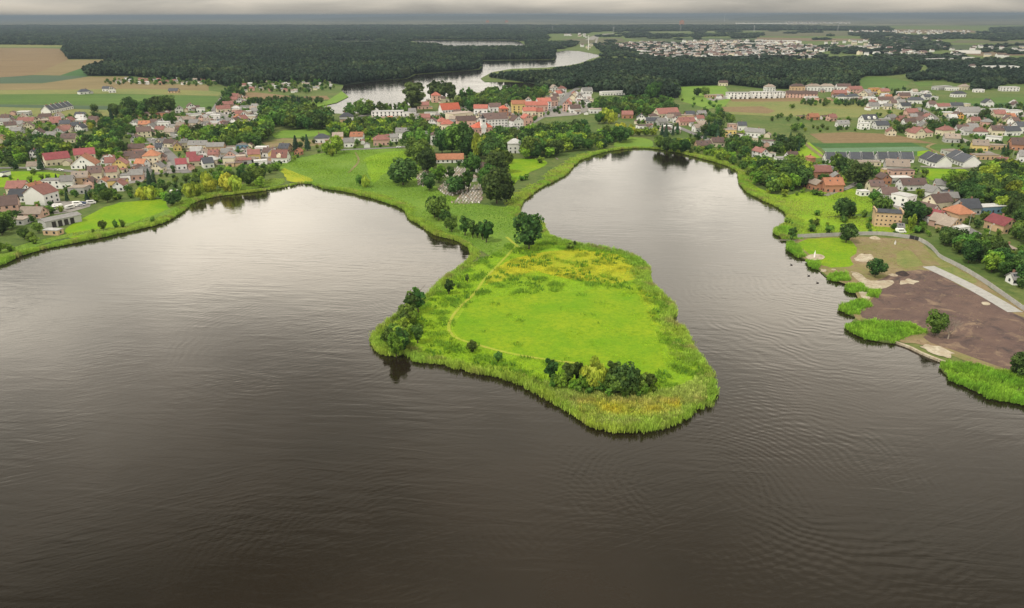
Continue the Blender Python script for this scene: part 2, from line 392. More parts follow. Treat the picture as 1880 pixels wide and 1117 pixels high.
water('far_lake_water', far_poly, 'pale lake water winding between town and forest')
water('distant_lake_water', third_poly, 'thin bright strip of lake water beyond the forest')

# ---- flat pieces of ground laid as sheets
_order = [0]
def sheet(name, px, mat, label, it=1, lift=None, world=False, kind='structure'):
    pts = [Vector(p) for p in px] if world else PP(px)
    if it: pts = rough_closed(smooth(pts, it), lambda p: 0.55 + p.y / 900, lambda p: 2.2 + p.y / 120)
    _order[0] += 1
    d = sum(p.y for p in pts) / len(pts)
    z = GZ + 0.01 + 0.0012 * _order[0] * (1 + d / 700) if lift is None else GZ + lift
    o = pyd(name, [(p.x, p.y, z) for p in pts], [tuple(range(len(pts)))], mat)
    return tag(o, label, kind=kind)
def strip(name, px, width, mat, label, world=False, lift=0.03, it=2):
    pts = [Vector(p) for p in px] if world else PP(px)
    pts = smooth_open(pts, it); v = []; f = []
    for i, p in enumerate(pts):
        a, b = pts[max(0, i - 1)], pts[min(len(pts) - 1, i + 1)]
        t = (b - a).normalized(); n = Vector((-t.y, t.x, 0)) * width / 2
        z = GZ + (0.10 + lift) * (1 + p.y / 700)
        v += [(p.x - n.x, p.y - n.y, z), (p.x + n.x, p.y + n.y, z)]
    f = [(2 * i, 2 * i + 2, 2 * i + 3, 2 * i + 1) for i in range(len(pts) - 1)]
    return tag(pyd(name, v, f, mat), label, kind='structure')

c_ = lambda *a: tuple(x for x in srgb(*a))
M_plain = ground_mat('distant_plain', (0.03, 0.045, 0.03), (0.27, 0.25, 0.16), (0.02, 0.035, 0.025), 0.0009, 0.0035, 0)
M_marsh = ground_mat('marsh_grass', (0.14, 0.25, 0.035), (0.19, 0.29, 0.04), (0.10, 0.19, 0.03), 0.03, 0.5, 0.5)
M_lawn = ground_mat('mown_meadow', (0.145, 0.295, 0.008), (0.25, 0.345, 0.012), (0.115, 0.235, 0.008), 0.045, 0.6, 0.7)
M_mead = ground_mat('bright_meadow', (0.20, 0.36, 0.015), (0.27, 0.38, 0.02), (0.14, 0.26, 0.02), 0.05, 0.6, 0.5)
M_yell = ground_mat('yellowed_grass', (0.34, 0.36, 0.02), (0.25, 0.33, 0.02), (0.40, 0.37, 0.03), 0.08, 0.5, 0.5)
M_path = ground_mat('trodden_path', (0.32, 0.37, 0.04), (0.26, 0.36, 0.025), (0.37, 0.35, 0.08), 0.15, 0.9, 0.2)
M_wheat = ground_mat('wheat_stubble', (0.225, 0.155, 0.085), (0.26, 0.185, 0.10), (0.18, 0.125, 0.07), 0.01, 0.2, 0.1, streak=0.25, rot=1.45)
M_stub2 = ground_mat('ripe_wheat', (0.26, 0.20, 0.10), (0.21, 0.165, 0.08), (0.23, 0.18, 0.09), 0.012, 0.25, 0.1, streak=0.25, rot=1.2)
M_crop = ground_mat('green_crop', (0.085, 0.16, 0.035), (0.115, 0.19, 0.035), (0.07, 0.135, 0.03), 0.01, 0.2, 0.1, streak=0.2, rot=1.5)
M_dkcrop = ground_mat('dark_crop', (0.05, 0.13, 0.04), (0.07, 0.16, 0.045), (0.05, 0.11, 0.03), 0.02, 0.3, 0.1, streak=0.3, rot=1.5)
M_cabb = ground_mat('cabbage', (0.13, 0.22, 0.13), (0.16, 0.26, 0.16), (0.10, 0.18, 0.09), 0.03, 0.5, 0.1, streak=0.4, rot=1.5)
M_beet = ground_mat('blue_green_crop', (0.07, 0.115, 0.075), (0.085, 0.13, 0.075), (0.06, 0.1, 0.06), 0.01, 0.2, 0.1, streak=0.2, rot=1.4)
M_dry = ground_mat('dry_meadow', (0.20, 0.205, 0.065), (0.135, 0.185, 0.055), (0.24, 0.215, 0.085), 0.015, 0.15, 0.2)
def soil_mat():
    m, t, b = new_mat('stripped_soil')
    col = mix(t, ramp(t, noise(t, 0.03, 4, 0.65), 0.38, 0.62), (0.125, 0.082, 0.065), (0.085, 0.055, 0.05))
    col = mix(t, ramp(t, noise(t, 0.055, 5, 0.7, dist=1.2), 0.53, 0.66), col, (0.048, 0.036, 0.036))
    col = mix(t, ramp(t, noise(t, 0.09, 5, 0.7, dist=0.8), 0.55, 0.70), col, (0.23, 0.165, 0.11))
    r = N(t, 'ShaderNodeTexNoise', Scale=1.0, Detail=3.0); mp = t.nodes.new('ShaderNodeMapping'); mp.inputs['Scale'].default_value = (0.35, 0.012, 1)
    t.links.new(mapped(t, (1, 1, 1), 0.75), mp.inputs['Vector']); t.links.new(mp.outputs[0], r.inputs['Vector'])
    col = mix(t, ramp(t, r.outputs['Fac'], 0.45, 0.7), col, mix(t, 1.0, col, (0.86, 0.85, 0.85), 'MULTIPLY'))
    col = mix(t, ramp(t, noise(t, 0.6, 4, 0.75), 0.4, 0.75), col, mix(t, 1.0, col, (1.22, 1.2, 1.18), 'MULTIPLY'))
    t.links.new(col, b.inputs['Base Color']); b.inputs['Roughness'].default_value = 0.95; bump(t, b, noise(t, 0.8, 5, 0.7), 0.7, 0.5)
    return m
M_dirt = soil_mat()
M_tand = ground_mat('trodden_earth', (0.27, 0.205, 0.125), (0.17, 0.19, 0.05), (0.22, 0.15, 0.095), 0.05, 0.3, 0.4)
M_fdry = ground_mat('far_fallow', (0.115, 0.115, 0.06), (0.085, 0.105, 0.05), (0.14, 0.12, 0.07), 0.004, 0.03, 0)
M_fwheat = ground_mat('far_stubble', (0.17, 0.125, 0.08), (0.20, 0.15, 0.09), (0.13, 0.10, 0.065), 0.004, 0.03, 0)
M_fgreen = ground_mat('far_crop', (0.055, 0.085, 0.035), (0.075, 0.10, 0.04), (0.05, 0.07, 0.03), 0.004, 0.03, 0)
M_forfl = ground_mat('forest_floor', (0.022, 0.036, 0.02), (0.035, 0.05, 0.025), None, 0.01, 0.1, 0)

# far plain right up to the skyline
sheet('distant_plain', [(-45000, 7600, 0), (45000, 7600, 0), (45000, 45500, 0), (-45000, 45500, 0)], M_plain, 'hazy patchwork plain below the skyline', 0, 1.2, True)
FIELDS = [
 ('stubble_field', [(-40,88),(60,88),(122,90),(125,110),(61,138),(0,143),(-40,145)], M_wheat, 'brown stubble field at the edge of the dark forest'),
 ('wheat_field', [(61,138),(125,110),(222,110),(178,121),(110,139)], M_stub2, 'pale wheat wedge below the forest point'),
 ('green_field', [(110,139),(163,121),(192,119),(157,134),(160,140)], M_dkcrop, 'small dark green wedge touching the forest'),
 ('beet_field', [(-40,145),(61,138.5),(163,140),(140,145),(77,153),(-40,154)], M_beet, 'blue green crop strip beneath the stubble'),
 ('wheat_field', [(-40,154),(77,153.5),(163,141),(237,141),(240,153),(383,156),(383,167),(250,163),(120,165),(-40,166)], M_stub2, 'long wheat strip above the two lone white houses'),
 ('dry_field', [(-40,166),(120,165),(250,163),(383,167),(412,170),(400,176),(200,172),(-40,174)], M_dry, 'yellowish strip around the two lone white houses'),
 ('crop_field', [(-40,174),(200,172.5),(395,177),(402,184),(395,196),(350,200),(250,194),(-40,191)], M_crop, 'wide bright green field behind the terraced row'),
 ('beet_field', [(-40,191.5),(210,195),(215,202),(100,199),(-40,196)], M_beet, 'narrow dark strip at the foot of the green field'),
 ('dry_field', [(-40,196),(100,199.5),(215,203),(215,212),(130,216),(-40,213)], M_dry, 'dry yellow ground around the white terraced row'),
 ('stubble_field', [(238,212),(300,209),(345,213),(345,219),(280,219),(238,218)], M_stub2, 'thin wheat strip among the left village gardens'),
 ('stubble_field', [(440,170),(470,170),(510,174),(545,178),(600,176),(606,183),(540,184),(480,183),(445,180)], M_wheat, 'curved stubble field between allotments and far lake'),
 ('reed_meadow', [(540,190),(600,186),(628,168),(640,178),(618,189),(580,197),(556,197)], M_marsh, 'green reed meadow on the far lake west end'),
 ('clearing', [(498,246),(520,240),(615,236),(622,246),(560,252),(505,254)], M_marsh, 'green clearing behind the shore houses'),
 ('bare_field', [(480,262),(520,254),(590,258),(595,266),(540,272),(495,272)], M_tand, 'brown bare strip behind the shore houses'),
 ('hill_meadow', [(1577,148),(1590,142),(1625,142),(1672,151),(1656,164),(1580,164)], M_crop, 'smooth green meadow framed by dark woods'),
 ('hill_meadow', [(1676,151),(1712,151),(1710,158),(1690,160)], M_crop, 'small green patch beside the framed meadow'),
 ('dry_meadow', [(1330,186),(1420,182),(1560,188),(1640,200),(1690,204),(1640,216),(1500,216),(1410,213),(1340,210)], M_dry, 'long yellow green meadow below the white terraces'),
 ('wheat_field', [(1311,197),(1400,195.5),(1424,204),(1410,209),(1330,205)], M_wheat, 'tan field in the meadow below the white terraces'),
 ('bare_field', [(1338,182),(1440,179),(1530,182),(1530,186),(1400,187),(1345,187)], M_wheat, 'tan earth strip at the foot of the white terraces'),
 ('green_slope', [(1240,160),(1330,158),(1345,178),(1330,196),(1300,200),(1250,186)], M_marsh, 'green slope between woods and white terraces'),
 ('stubble_field', [(1486,246),(1560,243),(1640,247),(1722,265),(1672,262),(1512,263)], M_wheat, 'tan stubble field above the striped vegetable beds'),
 ('crop_field', [(1482,263),(1512,264),(1672,262.5),(1692,269),(1508,272)], M_dkcrop, 'dark green upper vegetable bed'),
 ('cabbage_field', [(1508,272.5),(1692,269.5),(1706,275),(1684,278),(1516,280)], M_cabb, 'pale blue green cabbage bed between dark beds'),
 ('crop_field', [(1516,280.5),(1684,278.5),(1684,286),(1520,287)], M_dkcrop, 'dark green lower vegetable bed'),
 ('lime_field', [(1684,278.5),(1707,276),(1738,289),(1700,290),(1684,287)], M_lawn, 'lime green corner beside the cabbage bed'),
 ('crop_field', [(1698,264),(1725,266),(1790,268),(1795,278),(1745,283),(1712,273)], M_crop, 'green field corner before the tan flat house'),
 ('meadow', [(1440,268),(1486,262),(1508,280),(1516,290),(1480,292),(1440,284)], M_mead, 'bright meadow beside the vegetable beds'),
 ('lime_field', [(1688,314),(1700,310),(1770,311),(1786,318),(1760,334),(1740,338),(1706,330)], M_lawn, 'lime green field behind the right hand woods'),
 ('crop_field', [(1720,185),(1800,180),(1920,178),(1920,186),(1760,192),(1722,190)], M_crop, 'light green strip at the right edge'),
 ('beet_field', [(1722,190.5),(1760,192.5),(1920,186.5),(1920,193),(1780,198),(1730,196)], M_dkcrop, 'dark green strip at the right edge'),
 ('wheat_field', [(1755,230),(1800,226),(1920,223),(1920,236),(1850,238),(1765,240)], M_stub2, 'wheat strip behind the white houses at right'),
 ('crop_field', [(1735,220),(1800,220),(1920,216),(1920,223),(1800,226),(1752,229)], M_dry, 'olive strip above the right wheat'),
 ('crop_field', [(1785,250),(1850,250),(1920,248),(1920,262),(1830,258),(1790,262)], M_crop, 'green yard behind the long flat house'),
 ('stubble_field', [(1390,69),(1600,72),(1640,74),(1500,76),(1390,74)], M_wheat, 'far brown strip behind the distant town'),
 ('crop_field', [(1150,70),(1390,70),(1390,76),(1200,78)], M_crop, 'far green strip behind the distant town'),
 ('stubble_field', [(1640,54),(1780,55),(1800,60),(1700,62),(1620,60)], M_stub2, 'far pale field below the right skyline'),
 ('crop_field', [(1400,57),(1620,58),(1640,66),(1400,67)], M_dry, 'far olive field below the right skyline'),
 ('crop_field', [(1690,82),(1920,84),(1920,94),(1720,92)], M_crop, 'far green field at the right edge'),
 ('stubble_field', [(1740,96),(1920,95),(1920,102),(1800,103)], M_wheat, 'far reddish brown field at the right edge'),
 ('stubble_field', [(1760,74),(1920,76),(1920,81),(1740,79)], M_dry, 'far yellow strip at the right edge'),
 ('stubble_field', [(-40,80.5),(70,81),(125,83),(118,87),(-40,87)], M_dry, 'thin pale strip along the forest foot at left'),
 ('crop_field', [(1030,72),(1140,70),(1150,76),(1060,82)], M_dry, 'far olive ground beside the motorway'),
]
for n_, p_, m_, l_ in FIELDS:
    if min(y for x, y in p_) < 104 and min(x for x, y in p_) > 500: m_ = {M_wheat: M_fwheat, M_stub2: M_fwheat, M_crop: M_fgreen, M_dry: M_fdry}.get(m_, m_)
    sheet(n_, p_, m_, l_, 0)

MEADOWS = [
 ('marsh_meadow', [(505,316),(520,296),(600,280),(640,276),(756,272),(768,292),(780,330),(830,365),(880,376),(945,382),(956,400),(990,415),(1000,432),(985,450),(905,475),(872,452),(845,436),(800,424),(758,398),(746,382),(690,360),(640,349),(600,342),(560,331)], M_marsh, 'green marsh meadow joining the peninsula to the town'),
 ('meadow', [(664,292),(700,280),(752,276),(760,288),(740,305),(700,320),(690,338),(678,330),(676,305)], M_mead, 'bright mown patch behind the cemetery'),
 ('meadow', [(515,306),(545,318),(578,331),(570,336),(540,336),(524,330)], M_yell, 'yellow strip reaching the lake beside the shore houses'),
 ('meadow', [(822,382),(870,383),(945,380),(952,398),(930,412),(935,440),(915,448),(905,425),(850,402)], M_mead, 'bright green neck of the peninsula'),
 ('peninsula_meadow', [(905,470),(945,436),(1000,440),(1060,452),(1130,464),(1168,477),(1183,492),(1184,515),(1194,532),(1218,552),(1232,566),(1230,580),(1214,592),(1242,602),(1259,627),(1269,656),(1287,672),(1301,693),(1300,722),(1270,747),(1250,766),(1208,782),(1160,788),(1115,785),(1084,774),(1058,754),(1022,737),(992,717),(962,702),(922,687),(862,679),(802,663),(766,660),(750,640),(733,648),(715,650),(695,637),(690,622),(705,607),(724,592),(754,577),(780,557),(804,536),(826,514),(846,502),(872,480)], M_mead, 'rough meadow covering the peninsula'),
 ('yellow_meadow', [(900,500),(935,478),(1000,462),(1060,458),(1140,470),(1174,490),(1176,512),(1120,522),(1040,512),(980,498),(930,515),(890,524)], M_yell, 'yellow flowering grass on the upper peninsula'),
 ('mown_lawn', [(828,602),(845,576),(870,549),(900,546),(960,542),(1050,535),(1130,530),(1160,533),(1178,548),(1190,575),(1205,615),(1216,652),(1222,682),(1200,692),(1150,684),(1100,676),(1040,667),(1000,660),(930,646),(880,634),(840,619)], M_lawn, 'mown bright green lawn in the middle of the peninsula'),
 ('shore_meadow', [(120,420),(150,402),(205,374),(260,368),(303,366),(312,385),(305,402),(240,416),(170,432),(120,440)], M_lawn, 'bright meadow between garage and left shore'),
 ('shore_meadow', [(-60,500),(0,482),(60,455),(120,436),(200,426),(300,402),(330,382),(380,358),(430,350),(500,343),(525,336),(520,325),(440,340),(330,360),(310,385),(240,412),(120,430),(0,460),(-60,480)], M_marsh, 'reedy strip along the left shore'),
 ('shore_meadow', [(-40,320),(30,314),(112,318),(108,330),(70,340),(20,344),(-40,346)], M_lawn, 'lime green field behind the big white house'),
 ('park_lawn', [(931,294),(960,291),(1000,294),(1008,302),(975,316),(950,332),(938,345),(932,322)], M_lawn, 'bright lawn below the grey roofed white villa'),
 ('reed_meadow', [(1120,268),(1145,252),(1190,254),(1206,268),(1180,272),(1140,272)], M_marsh, 'green opening at the head of the right bay'),
 ('shore_meadow', [(1362,318),(1380,340),(1430,362),(1475,352),(1520,356),(1580,345),(1602,360),(1606,380),(1595,392),(1540,396),(1480,402),(1453,404),(1444,386),(1410,370),(1380,354),(1366,340)], M_mead, 'olive and green meadow below the brick farm'),
 ('shore_meadow', [(1430,424),(1452,402),(1600,395),(1690,420),(1660,434),(1560,430),(1465,434)], M_mead, 'green gardens before the tan brick barn'),
 ('site_ground', [(1446,440),(1540,434),(1667,438),(1690,444),(1712,462),(1755,490),(1800,516),(1845,548),(1900,585),(1900,700),(1835,684),(1760,658),(1690,632),(1650,628),(1610,610),(1576,590),(1560,575),(1576,553),(1570,528),(1524,512),(1503,492),(1464,468),(1448,454)], M_tand, 'trodden ground of the fenced lakeside site'),
 ('sports_lawn', [(1464,440),(1540,436),(1562,440),(1576,462),(1560,478),(1574,490),(1512,492),(1498,474),(1476,462)], M_lawn, 'vivid green rectangle of lawn by the lakeside fence'),
 ('verge', [(1690,446),(1712,462),(1755,492),(1800,518),(1780,522),(1730,500),(1712,482)], M_dry, 'dry verge along the inside of the curving fence'),
 ('bare_soil', [(1600,520),(1640,502),(1700,494),(1730,508),(1800,542),(1860,576),(1900,592),(1900,698),(1850,680),(1770,650),(1690,624),(1708,608),(1660,592),(1585,588),(1576,570),(1602,552),(1606,536)], M_dirt, 'dark brown stripped soil of the lakeside site'),
 ('dry_lawn', [(1640,470),(1666,455),(1690,478),(1696,490),(1650,492)], M_dry, 'dry grass triangle between two dirt tracks'),
]
for n_, p_, m_, l_ in MEADOWS: sheet(n_, p_, m_, l_, 1)
M_mud = ground_mat('black_mud', (0.035, 0.030, 0.030), (0.055, 0.04, 0.04), (0.09, 0.06, 0.05), 0.1, 0.5, 0.4)
for px_, l_ in (([(1476,474),(1484,468),(1505,467),(1517,472),(1508,478),(1488,479)], 'round pale sand patch with white post by the water'),
                ([(1566,476),(1572,472),(1580,466),(1588,468),(1600,467),(1602,473),(1609,477),(1596,479),(1590,483),(1572,481)], 'square of pale paving stones in the lawn'),
                ([(1562,501),(1576,503),(1594,518),(1638,514),(1642,522),(1620,532),(1590,532),(1580,522)], 'sandy beach terrace with a stone edge'),
                ([(1650,517),(1662,514),(1668,512),(1676,515),(1690,518),(1678,520),(1682,524),(1664,522),(1652,524)], 'irregular sand patch on the dark soil'),
                ([(1686,637),(1694,635),(1702,632),(1712,636),(1728,637),(1734,642),(1755,649),(1748,653),(1742,659),(1728,655),(1716,653),(1704,644)], 'pale sand platform at the stone bank'),
                ([(1576,534),(1590,534),(1600,548),(1590,553),(1580,545)], 'pale sandy gap between the reed clumps'),
                ([(1800,556),(1812,554),(1820,560),(1808,563)], 'pale sandy spot near the concrete drive')):
    sheet('sand_patch', px_, M_sand, l_, 1, lift=0.19)

# ---- ways
STREETS = [
 ('street', [(272,254),(286,262),(303,277),(318,292),(330,306),(345,318)], 8.5, M_asph, 'grey village street widening towards the left shore'),
 ('street', [(286,262),(240,268),(190,262),(140,244),(60,248),(-30,262)], 6, M_asph, 'narrow street through the left village gardens'),
 ('street', [(392,203),(405,212),(425,226),(432,238),(400,246),(340,252),(280,256)], 7, M_asph, 'street through the upper left village'),
 ('street', [(392,203),(400,190),(415,172),(430,165)], 6, M_asph, 'tree lined lane leaving the left village'),
 ('street', [(-30,310),(40,308),(110,312),(180,322),(250,312),(330,306)], 6, M_asph, 'lane past the two crimson roofs'),
 ('street', [(905,252),(930,240),(955,226),(985,212),(1015,202),(1030,192),(1042,178),(1052,168),(1062,162)], 10, M_asph, 'wide main street of the town climbing to the woods'),
 ('street', [(590,277),(680,274),(750,270),(800,262),(860,258),(905,252),(960,252)], 6, M_asph, 'street along the meadow edge to the town hall'),
 ('street', [(1590,325),(1615,338),(1650,356),(1690,378),(1730,398),(1770,418),(1800,435),(1840,462),(1900,500)], 6.5, M_asph, 'village street running down between the right hand houses'),
 ('street', [(1590,325),(1560,345),(1535,352),(1515,360)], 4, M_paved, 'pale lane to the brick farm'),
 ('street', [(1690,306),(1740,310),(1800,308),(1840,308),(1900,316)], 5, M_paved, 'pale lane in front of the white gable pairs'),
 ('street', [(1900,302),(1860,294),(1840,290),(1815,282),(1780,262),(1750,250)], 7, M_paved, 'street by the red roofed hut at right'),
 ('street', [(1684,198),(1700,206),(1716,216),(1722,228),(1735,240),(1760,246)], 8, M_asph, 'grey street among the right upper houses'),
 ('street', [(1310,262),(1290,252),(1268,244),(1250,236),(1226,226),(1200,222)], 7, M_asph, 'curving street by the red barn roof'),
 ('street', [(1092,84),(1094,78),(1096,72),(1100,64)], 9, M_paved, 'straight road leaving the town for the distant fields'),
 ('motorway', [(1082,74),(1094,66),(1120,62),(1200,60),(1300,59),(1400,57)], 40, M_paved, 'pale motorway line far behind the town'),
 ('track', [(1476,262),(1492,276),(1512,290),(1524,296)], 4, M_tand, 'earth track beside the vegetable beds'),
 ('track', [(1716,264),(1700,270),(1712,276),(1735,287)], 3, M_tand, 'earth track at the end of the vegetable beds'),
 ('path', [(948,452),(918,484),(888,514),(872,540),(847,561),(827,586),(822,606),(836,622),(872,633),(930,649),(1000,661),(1060,668)], 1.25, M_path, 'trodden yellow path curving round the mown lawn'),
 ('path', [(930,436),(946,450),(955,456)], 1.6, M_path, 'short trodden path beside the solitary tree'),
 ('path', [(652,280),(660,294),(656,302),(640,318)], 1.6, M_tand, 'faint trodden path in the marsh meadow'),
 ('path', [(748,276),(756,284),(764,290)], 2.5, M_tand, 'sandy path at the cemetery corner'),
 ('track', [(1668,444),(1684,456),(1700,474),(1712,488)], 7, M_tand, 'earth drive inside the fence gate'),
 ('track', [(1668,444),(1650,456),(1632,467)], 3.5, M_tand, 'earth track branching from the gate'),
 ('drive', [(1704,490),(1735,504),(1780,526),(1820,548),(1864,574)], 6.2, M_conc, 'straight pale concrete drive across the site'),
]
for n_, p_, w_, m_, l_ in STREETS: strip(n_, p_, w_, m_, l_, lift=0.03)
TOWNPAV = [
 ('pavement', [(760,262),(795,226),(800,205),(850,196),(930,198),(1010,190),(1030,172),(1060,168),(1085,172),(1090,200),(1060,212),(1000,216),(965,236),(905,250),(860,262),(800,268)], 'grey paved ground between the town buildings'),
 ('pavement', [(270,300),(215,300),(190,312),(160,330),(180,345),(260,335),(275,322),(330,318),(350,305),(520,300),(525,288),(440,278),(350,280),(330,295),(300,283),(285,268),(240,272),(225,285)], 'grey yards of the left shore village'),
 ('pavement', [(375,214),(400,205),(440,198),(470,205),(470,225),(440,240),(380,245),(330,255),(310,250),(340,230)], 'grey yards of the upper left village'),
 ('pavement', [(85,372),(112,370),(170,370),(165,380),(130,390),(100,394)], 'grey parking yard beside the big white house'),
 ('pavement', [(640,222),(660,212),(770,208),(775,218),(720,224)], 'grey yard of the long white warehouse'),
 ('pavement', [(1600,350),(1650,356),(1720,392),(1770,418),(1750,424),(1690,408),(1640,380),(1600,362)], 'grey yards along the right hand street'),
 ('pavement', [(1735,212),(1800,208),(1900,206),(1900,214),(1800,220),(1740,222)], 'grey yard of the long white sheds'),
 ('pavement', [(1296,182),(1330,176),(1336,182),(1310,186)], 'pale yard beside the white terraces'),
]
for n_, p_, l_ in TOWNPAV: sheet(n_, p_, M_paved, l_, 0)
# low rises on the skyline
M_hill = ground_mat('hill_woods', (0.035, 0.05, 0.04), (0.09, 0.10, 0.06), (0.03, 0.04, 0.03), 0.0012, 0.004, 0)
def hill(x0, x1, dist, hgt, label):
    n = 40; v = []; f = []; a = P(x0, 60).normalized(); 
    for j, (dd, k) in enumerate(((-2600, 0), (-1200, .55), (0, 1), (1500, .5), (3200, 0))):
        for i in range(n + 1):
            t = i / n; px = x0 + (x1 - x0) * t
            ang = math.atan((px - IW / 2) / FPX * math.cos(PITCH))
            e = math.sin(math.pi * t) ** 0.8 * (1 + 0.12 * math.sin(9 * t + x0) + 0.06 * math.sin(23 * t))
            r = dist + dd
            v.append((r * math.tan(ang), r, GZ + 0.6 + hgt * k * e))
    for j in range(4):
        for i in range(n): b = j * (n + 1) + i; f.append((b, b + 1, b + n + 2, b + n + 1))
    tag(pyd('hill', v, f, M_hill, smooth_=True), label, kind='structure')
hill(560, 1250, 21000, 98, 'low hazy rise on the skyline behind the far lake')
hill(1180, 1900, 24000, 101, 'low hazy rise on the skyline at right')
hill(1340, 1600, 17000, 100, 'low wooded knoll on the skyline')
hill(-200, 620, 30000, 66, 'faint rise on the skyline at left')
hill(1700, 2300, 19000, 84, 'faint rise on the skyline at far right')
# ================================================================== BUILDINGS
LANDMARKS = [
 ('the white-towered town hall', 887, 246), ('the big scarlet-roofed white hall', 828, 210), ('the cemetery graves', 858, 355), ('the garage with four dark doors', 118, 412),
 ('the big white red-roofed house', 84, 375), ('the tan brick barn', 1628, 416), ('the cabbage field', 1600, 274), ('the white flat-roofed terraces', 1390, 180),
 ('the lone white slate-roofed terrace', 106, 205), ('the yellow gabled house', 326, 277), ('the long white warehouse', 712, 214), ('the grey-roofed white villa', 946, 280),
 ('the orange-walled house', 1761, 220), ('the solitary peninsula tree', 970, 456), ('the yellow peninsula willow', 1088, 705), ('the stripped brown soil', 1740, 570),
 ('the twin crimson-roofed houses', 130, 300), ('the brick farm', 1528, 345), ('the mansard house by the left shore', 512, 298), ('the red barn roof', 1228, 214), ('the peninsula west corner', 740, 610),
 ('the curving concrete fence', 1755, 490), ('the long white sheds', 1815, 208), ('the tall lakeside poplars', 820, 178), ('the left edge of the picture', 10, 300), ('the rightmost white gable pair', 1760, 303)]
LM = [(n, P(x, y)) for n, x, y in LANDMARKS]
ORD = ['', 'second ', 'third ', 'fourth ', 'fifth ', 'sixth ', 'seventh ', 'eighth ', 'ninth ', 'tenth ', 'eleventh ', 'twelfth ', 'thirteenth ', 'fourteenth ', 'fifteenth ', 'sixteenth ', 'seventeenth ', 'eighteenth ', 'nineteenth ']
def ordinal(i):
    if i < len(ORD): return ORD[i]
    n = i + 1; s = 'th' if 10 <= n % 100 <= 20 else {1: 'st', 2: 'nd', 3: 'rd'}.get(n % 10, 'th')
    return f'{n}{s} '
def label_all(items):
    """items: (object, look, location). The label adds which one of its kind it is, counted outwards from a landmark."""
    b = {}
    for o, look, p in items:
        n, q = min(LM, key=lambda l: (l[1] - p).length)
        b.setdefault((look, n), []).append(((q - p).length, o))
    for (look, n), l in b.items():
        l.sort(key=lambda t: t[0])
        for i, (_, o) in enumerate(l): o['label'] = f'{look}, {ordinal(i)}nearest to {n}'

FOOT = []                                   # (centre, radius) of everything built, so plants keep clear
_win = None
def win_mesh():
    global _win
    if _win is None:
        v, f = [], []; box(v, f, -.5, .5, -.04, .10, -.5, .5); _win = bpy.data.meshes.new('window'); _win.from_pydata(v, [], f); _win.materials.append(M_glass)
    return _win
_ch = None
def chim_mesh():
    global _ch
    if _ch is None:
        v, f = [], []; box(v, f, -.35, .35, -.35, .35, -1.5, .9); box(v, f, -.43, .43, -.43, .43, .9, 1.05)
        _ch = bpy.data.meshes.new('chimney'); _ch.from_pydata(v, [], f); _ch.materials.append(M_chim)
    return _ch
_door = None
def door_mesh():
    global _door
    if _door is None:
        v, f = [], []; box(v, f, -.5, .5, -.05, .1, 0, 1); _door = bpy.data.meshes.new('door'); _door.from_pydata(v, [], f); _door.materials.append(M_door)
    return _door
def put(name, mesh, parent, loc, sc=(1, 1, 1), rz=0.0):
    o = bpy.data.objects.new(name, mesh); C.objects.link(o); o.parent = parent; o.location = loc; o.scale = sc; o.rotation_euler = (0, 0, rz)
    return o
def gable_walls(Wd, D, h, rise, ridge, base=-0.8):
    if ridge == 'x':
        v = [(0, 0, base), (Wd, 0, base), (Wd, D, base), (0, D, base), (0, 0, h), (Wd, 0, h), (Wd, D, h), (0, D, h), (0, D / 2, h + rise), (Wd, D / 2, h + rise)]
        f = [(0, 1, 5, 4), (2, 3, 7, 6), (1, 2, 6, 9, 5), (3, 0, 4, 8, 7)]
    else:
        v = [(0, 0, base), (Wd, 0, base), (Wd, D, base), (0, D, base), (0, 0, h), (Wd, 0, h), (Wd, D, h), (0, D, h), (Wd / 2, 0, h + rise), (Wd / 2, D, h + rise)]
        f = [(0, 1, 5, 8, 4), (1, 2, 6, 5), (2, 3, 7, 9, 6), (3, 0, 4, 7)]
    return v, f
def slab(v, f, quad, th):
    """a roof plane with thickness"""
    a, b, c, d = (Vector(q) for q in quad); n = (b - a).cross(d - a).normalized() * th
    k = len(v); v += [a, b, c, d, a + n, b + n, c + n, d + n]
    f += [(k, k + 3, k + 2, k + 1), (k + 4, k + 5, k + 6, k + 7), (k, k + 1, k + 5, k + 4), (k + 1, k + 2, k + 6, k + 5), (k + 2, k + 3, k + 7, k + 6), (k + 3, k, k + 4, k + 7)]
def gable_roof(Wd, D, h, rise, ridge, ov=0.45):
    v, f = [], []; th = 0.22
    if ridge == 'x':
        k = rise / (D / 2); y0 = -ov; z0 = h - ov * k + .03; zr = h + rise + .03
        slab(v, f, ((-ov, y0, z0), (Wd + ov, y0, z0), (Wd + ov, D / 2, zr), (-ov, D / 2, zr)), th)
        slab(v, f, ((Wd + ov, D + ov, z0), (-ov, D + ov, z0), (-ov, D / 2, zr), (Wd + ov, D / 2, zr)), th)
    else:
        k = rise / (Wd / 2); z0 = h - ov * k + .03; zr = h + rise + .03
        slab(v, f, ((-ov, D + ov, z0), (-ov, -ov, z0), (Wd / 2, -ov, zr), (Wd / 2, D + ov, zr)), th)
        slab(v, f, ((Wd + ov, -ov, z0), (Wd + ov, D + ov, z0), (Wd / 2, D + ov, zr), (Wd / 2, -ov, zr)), th)
    return v, f
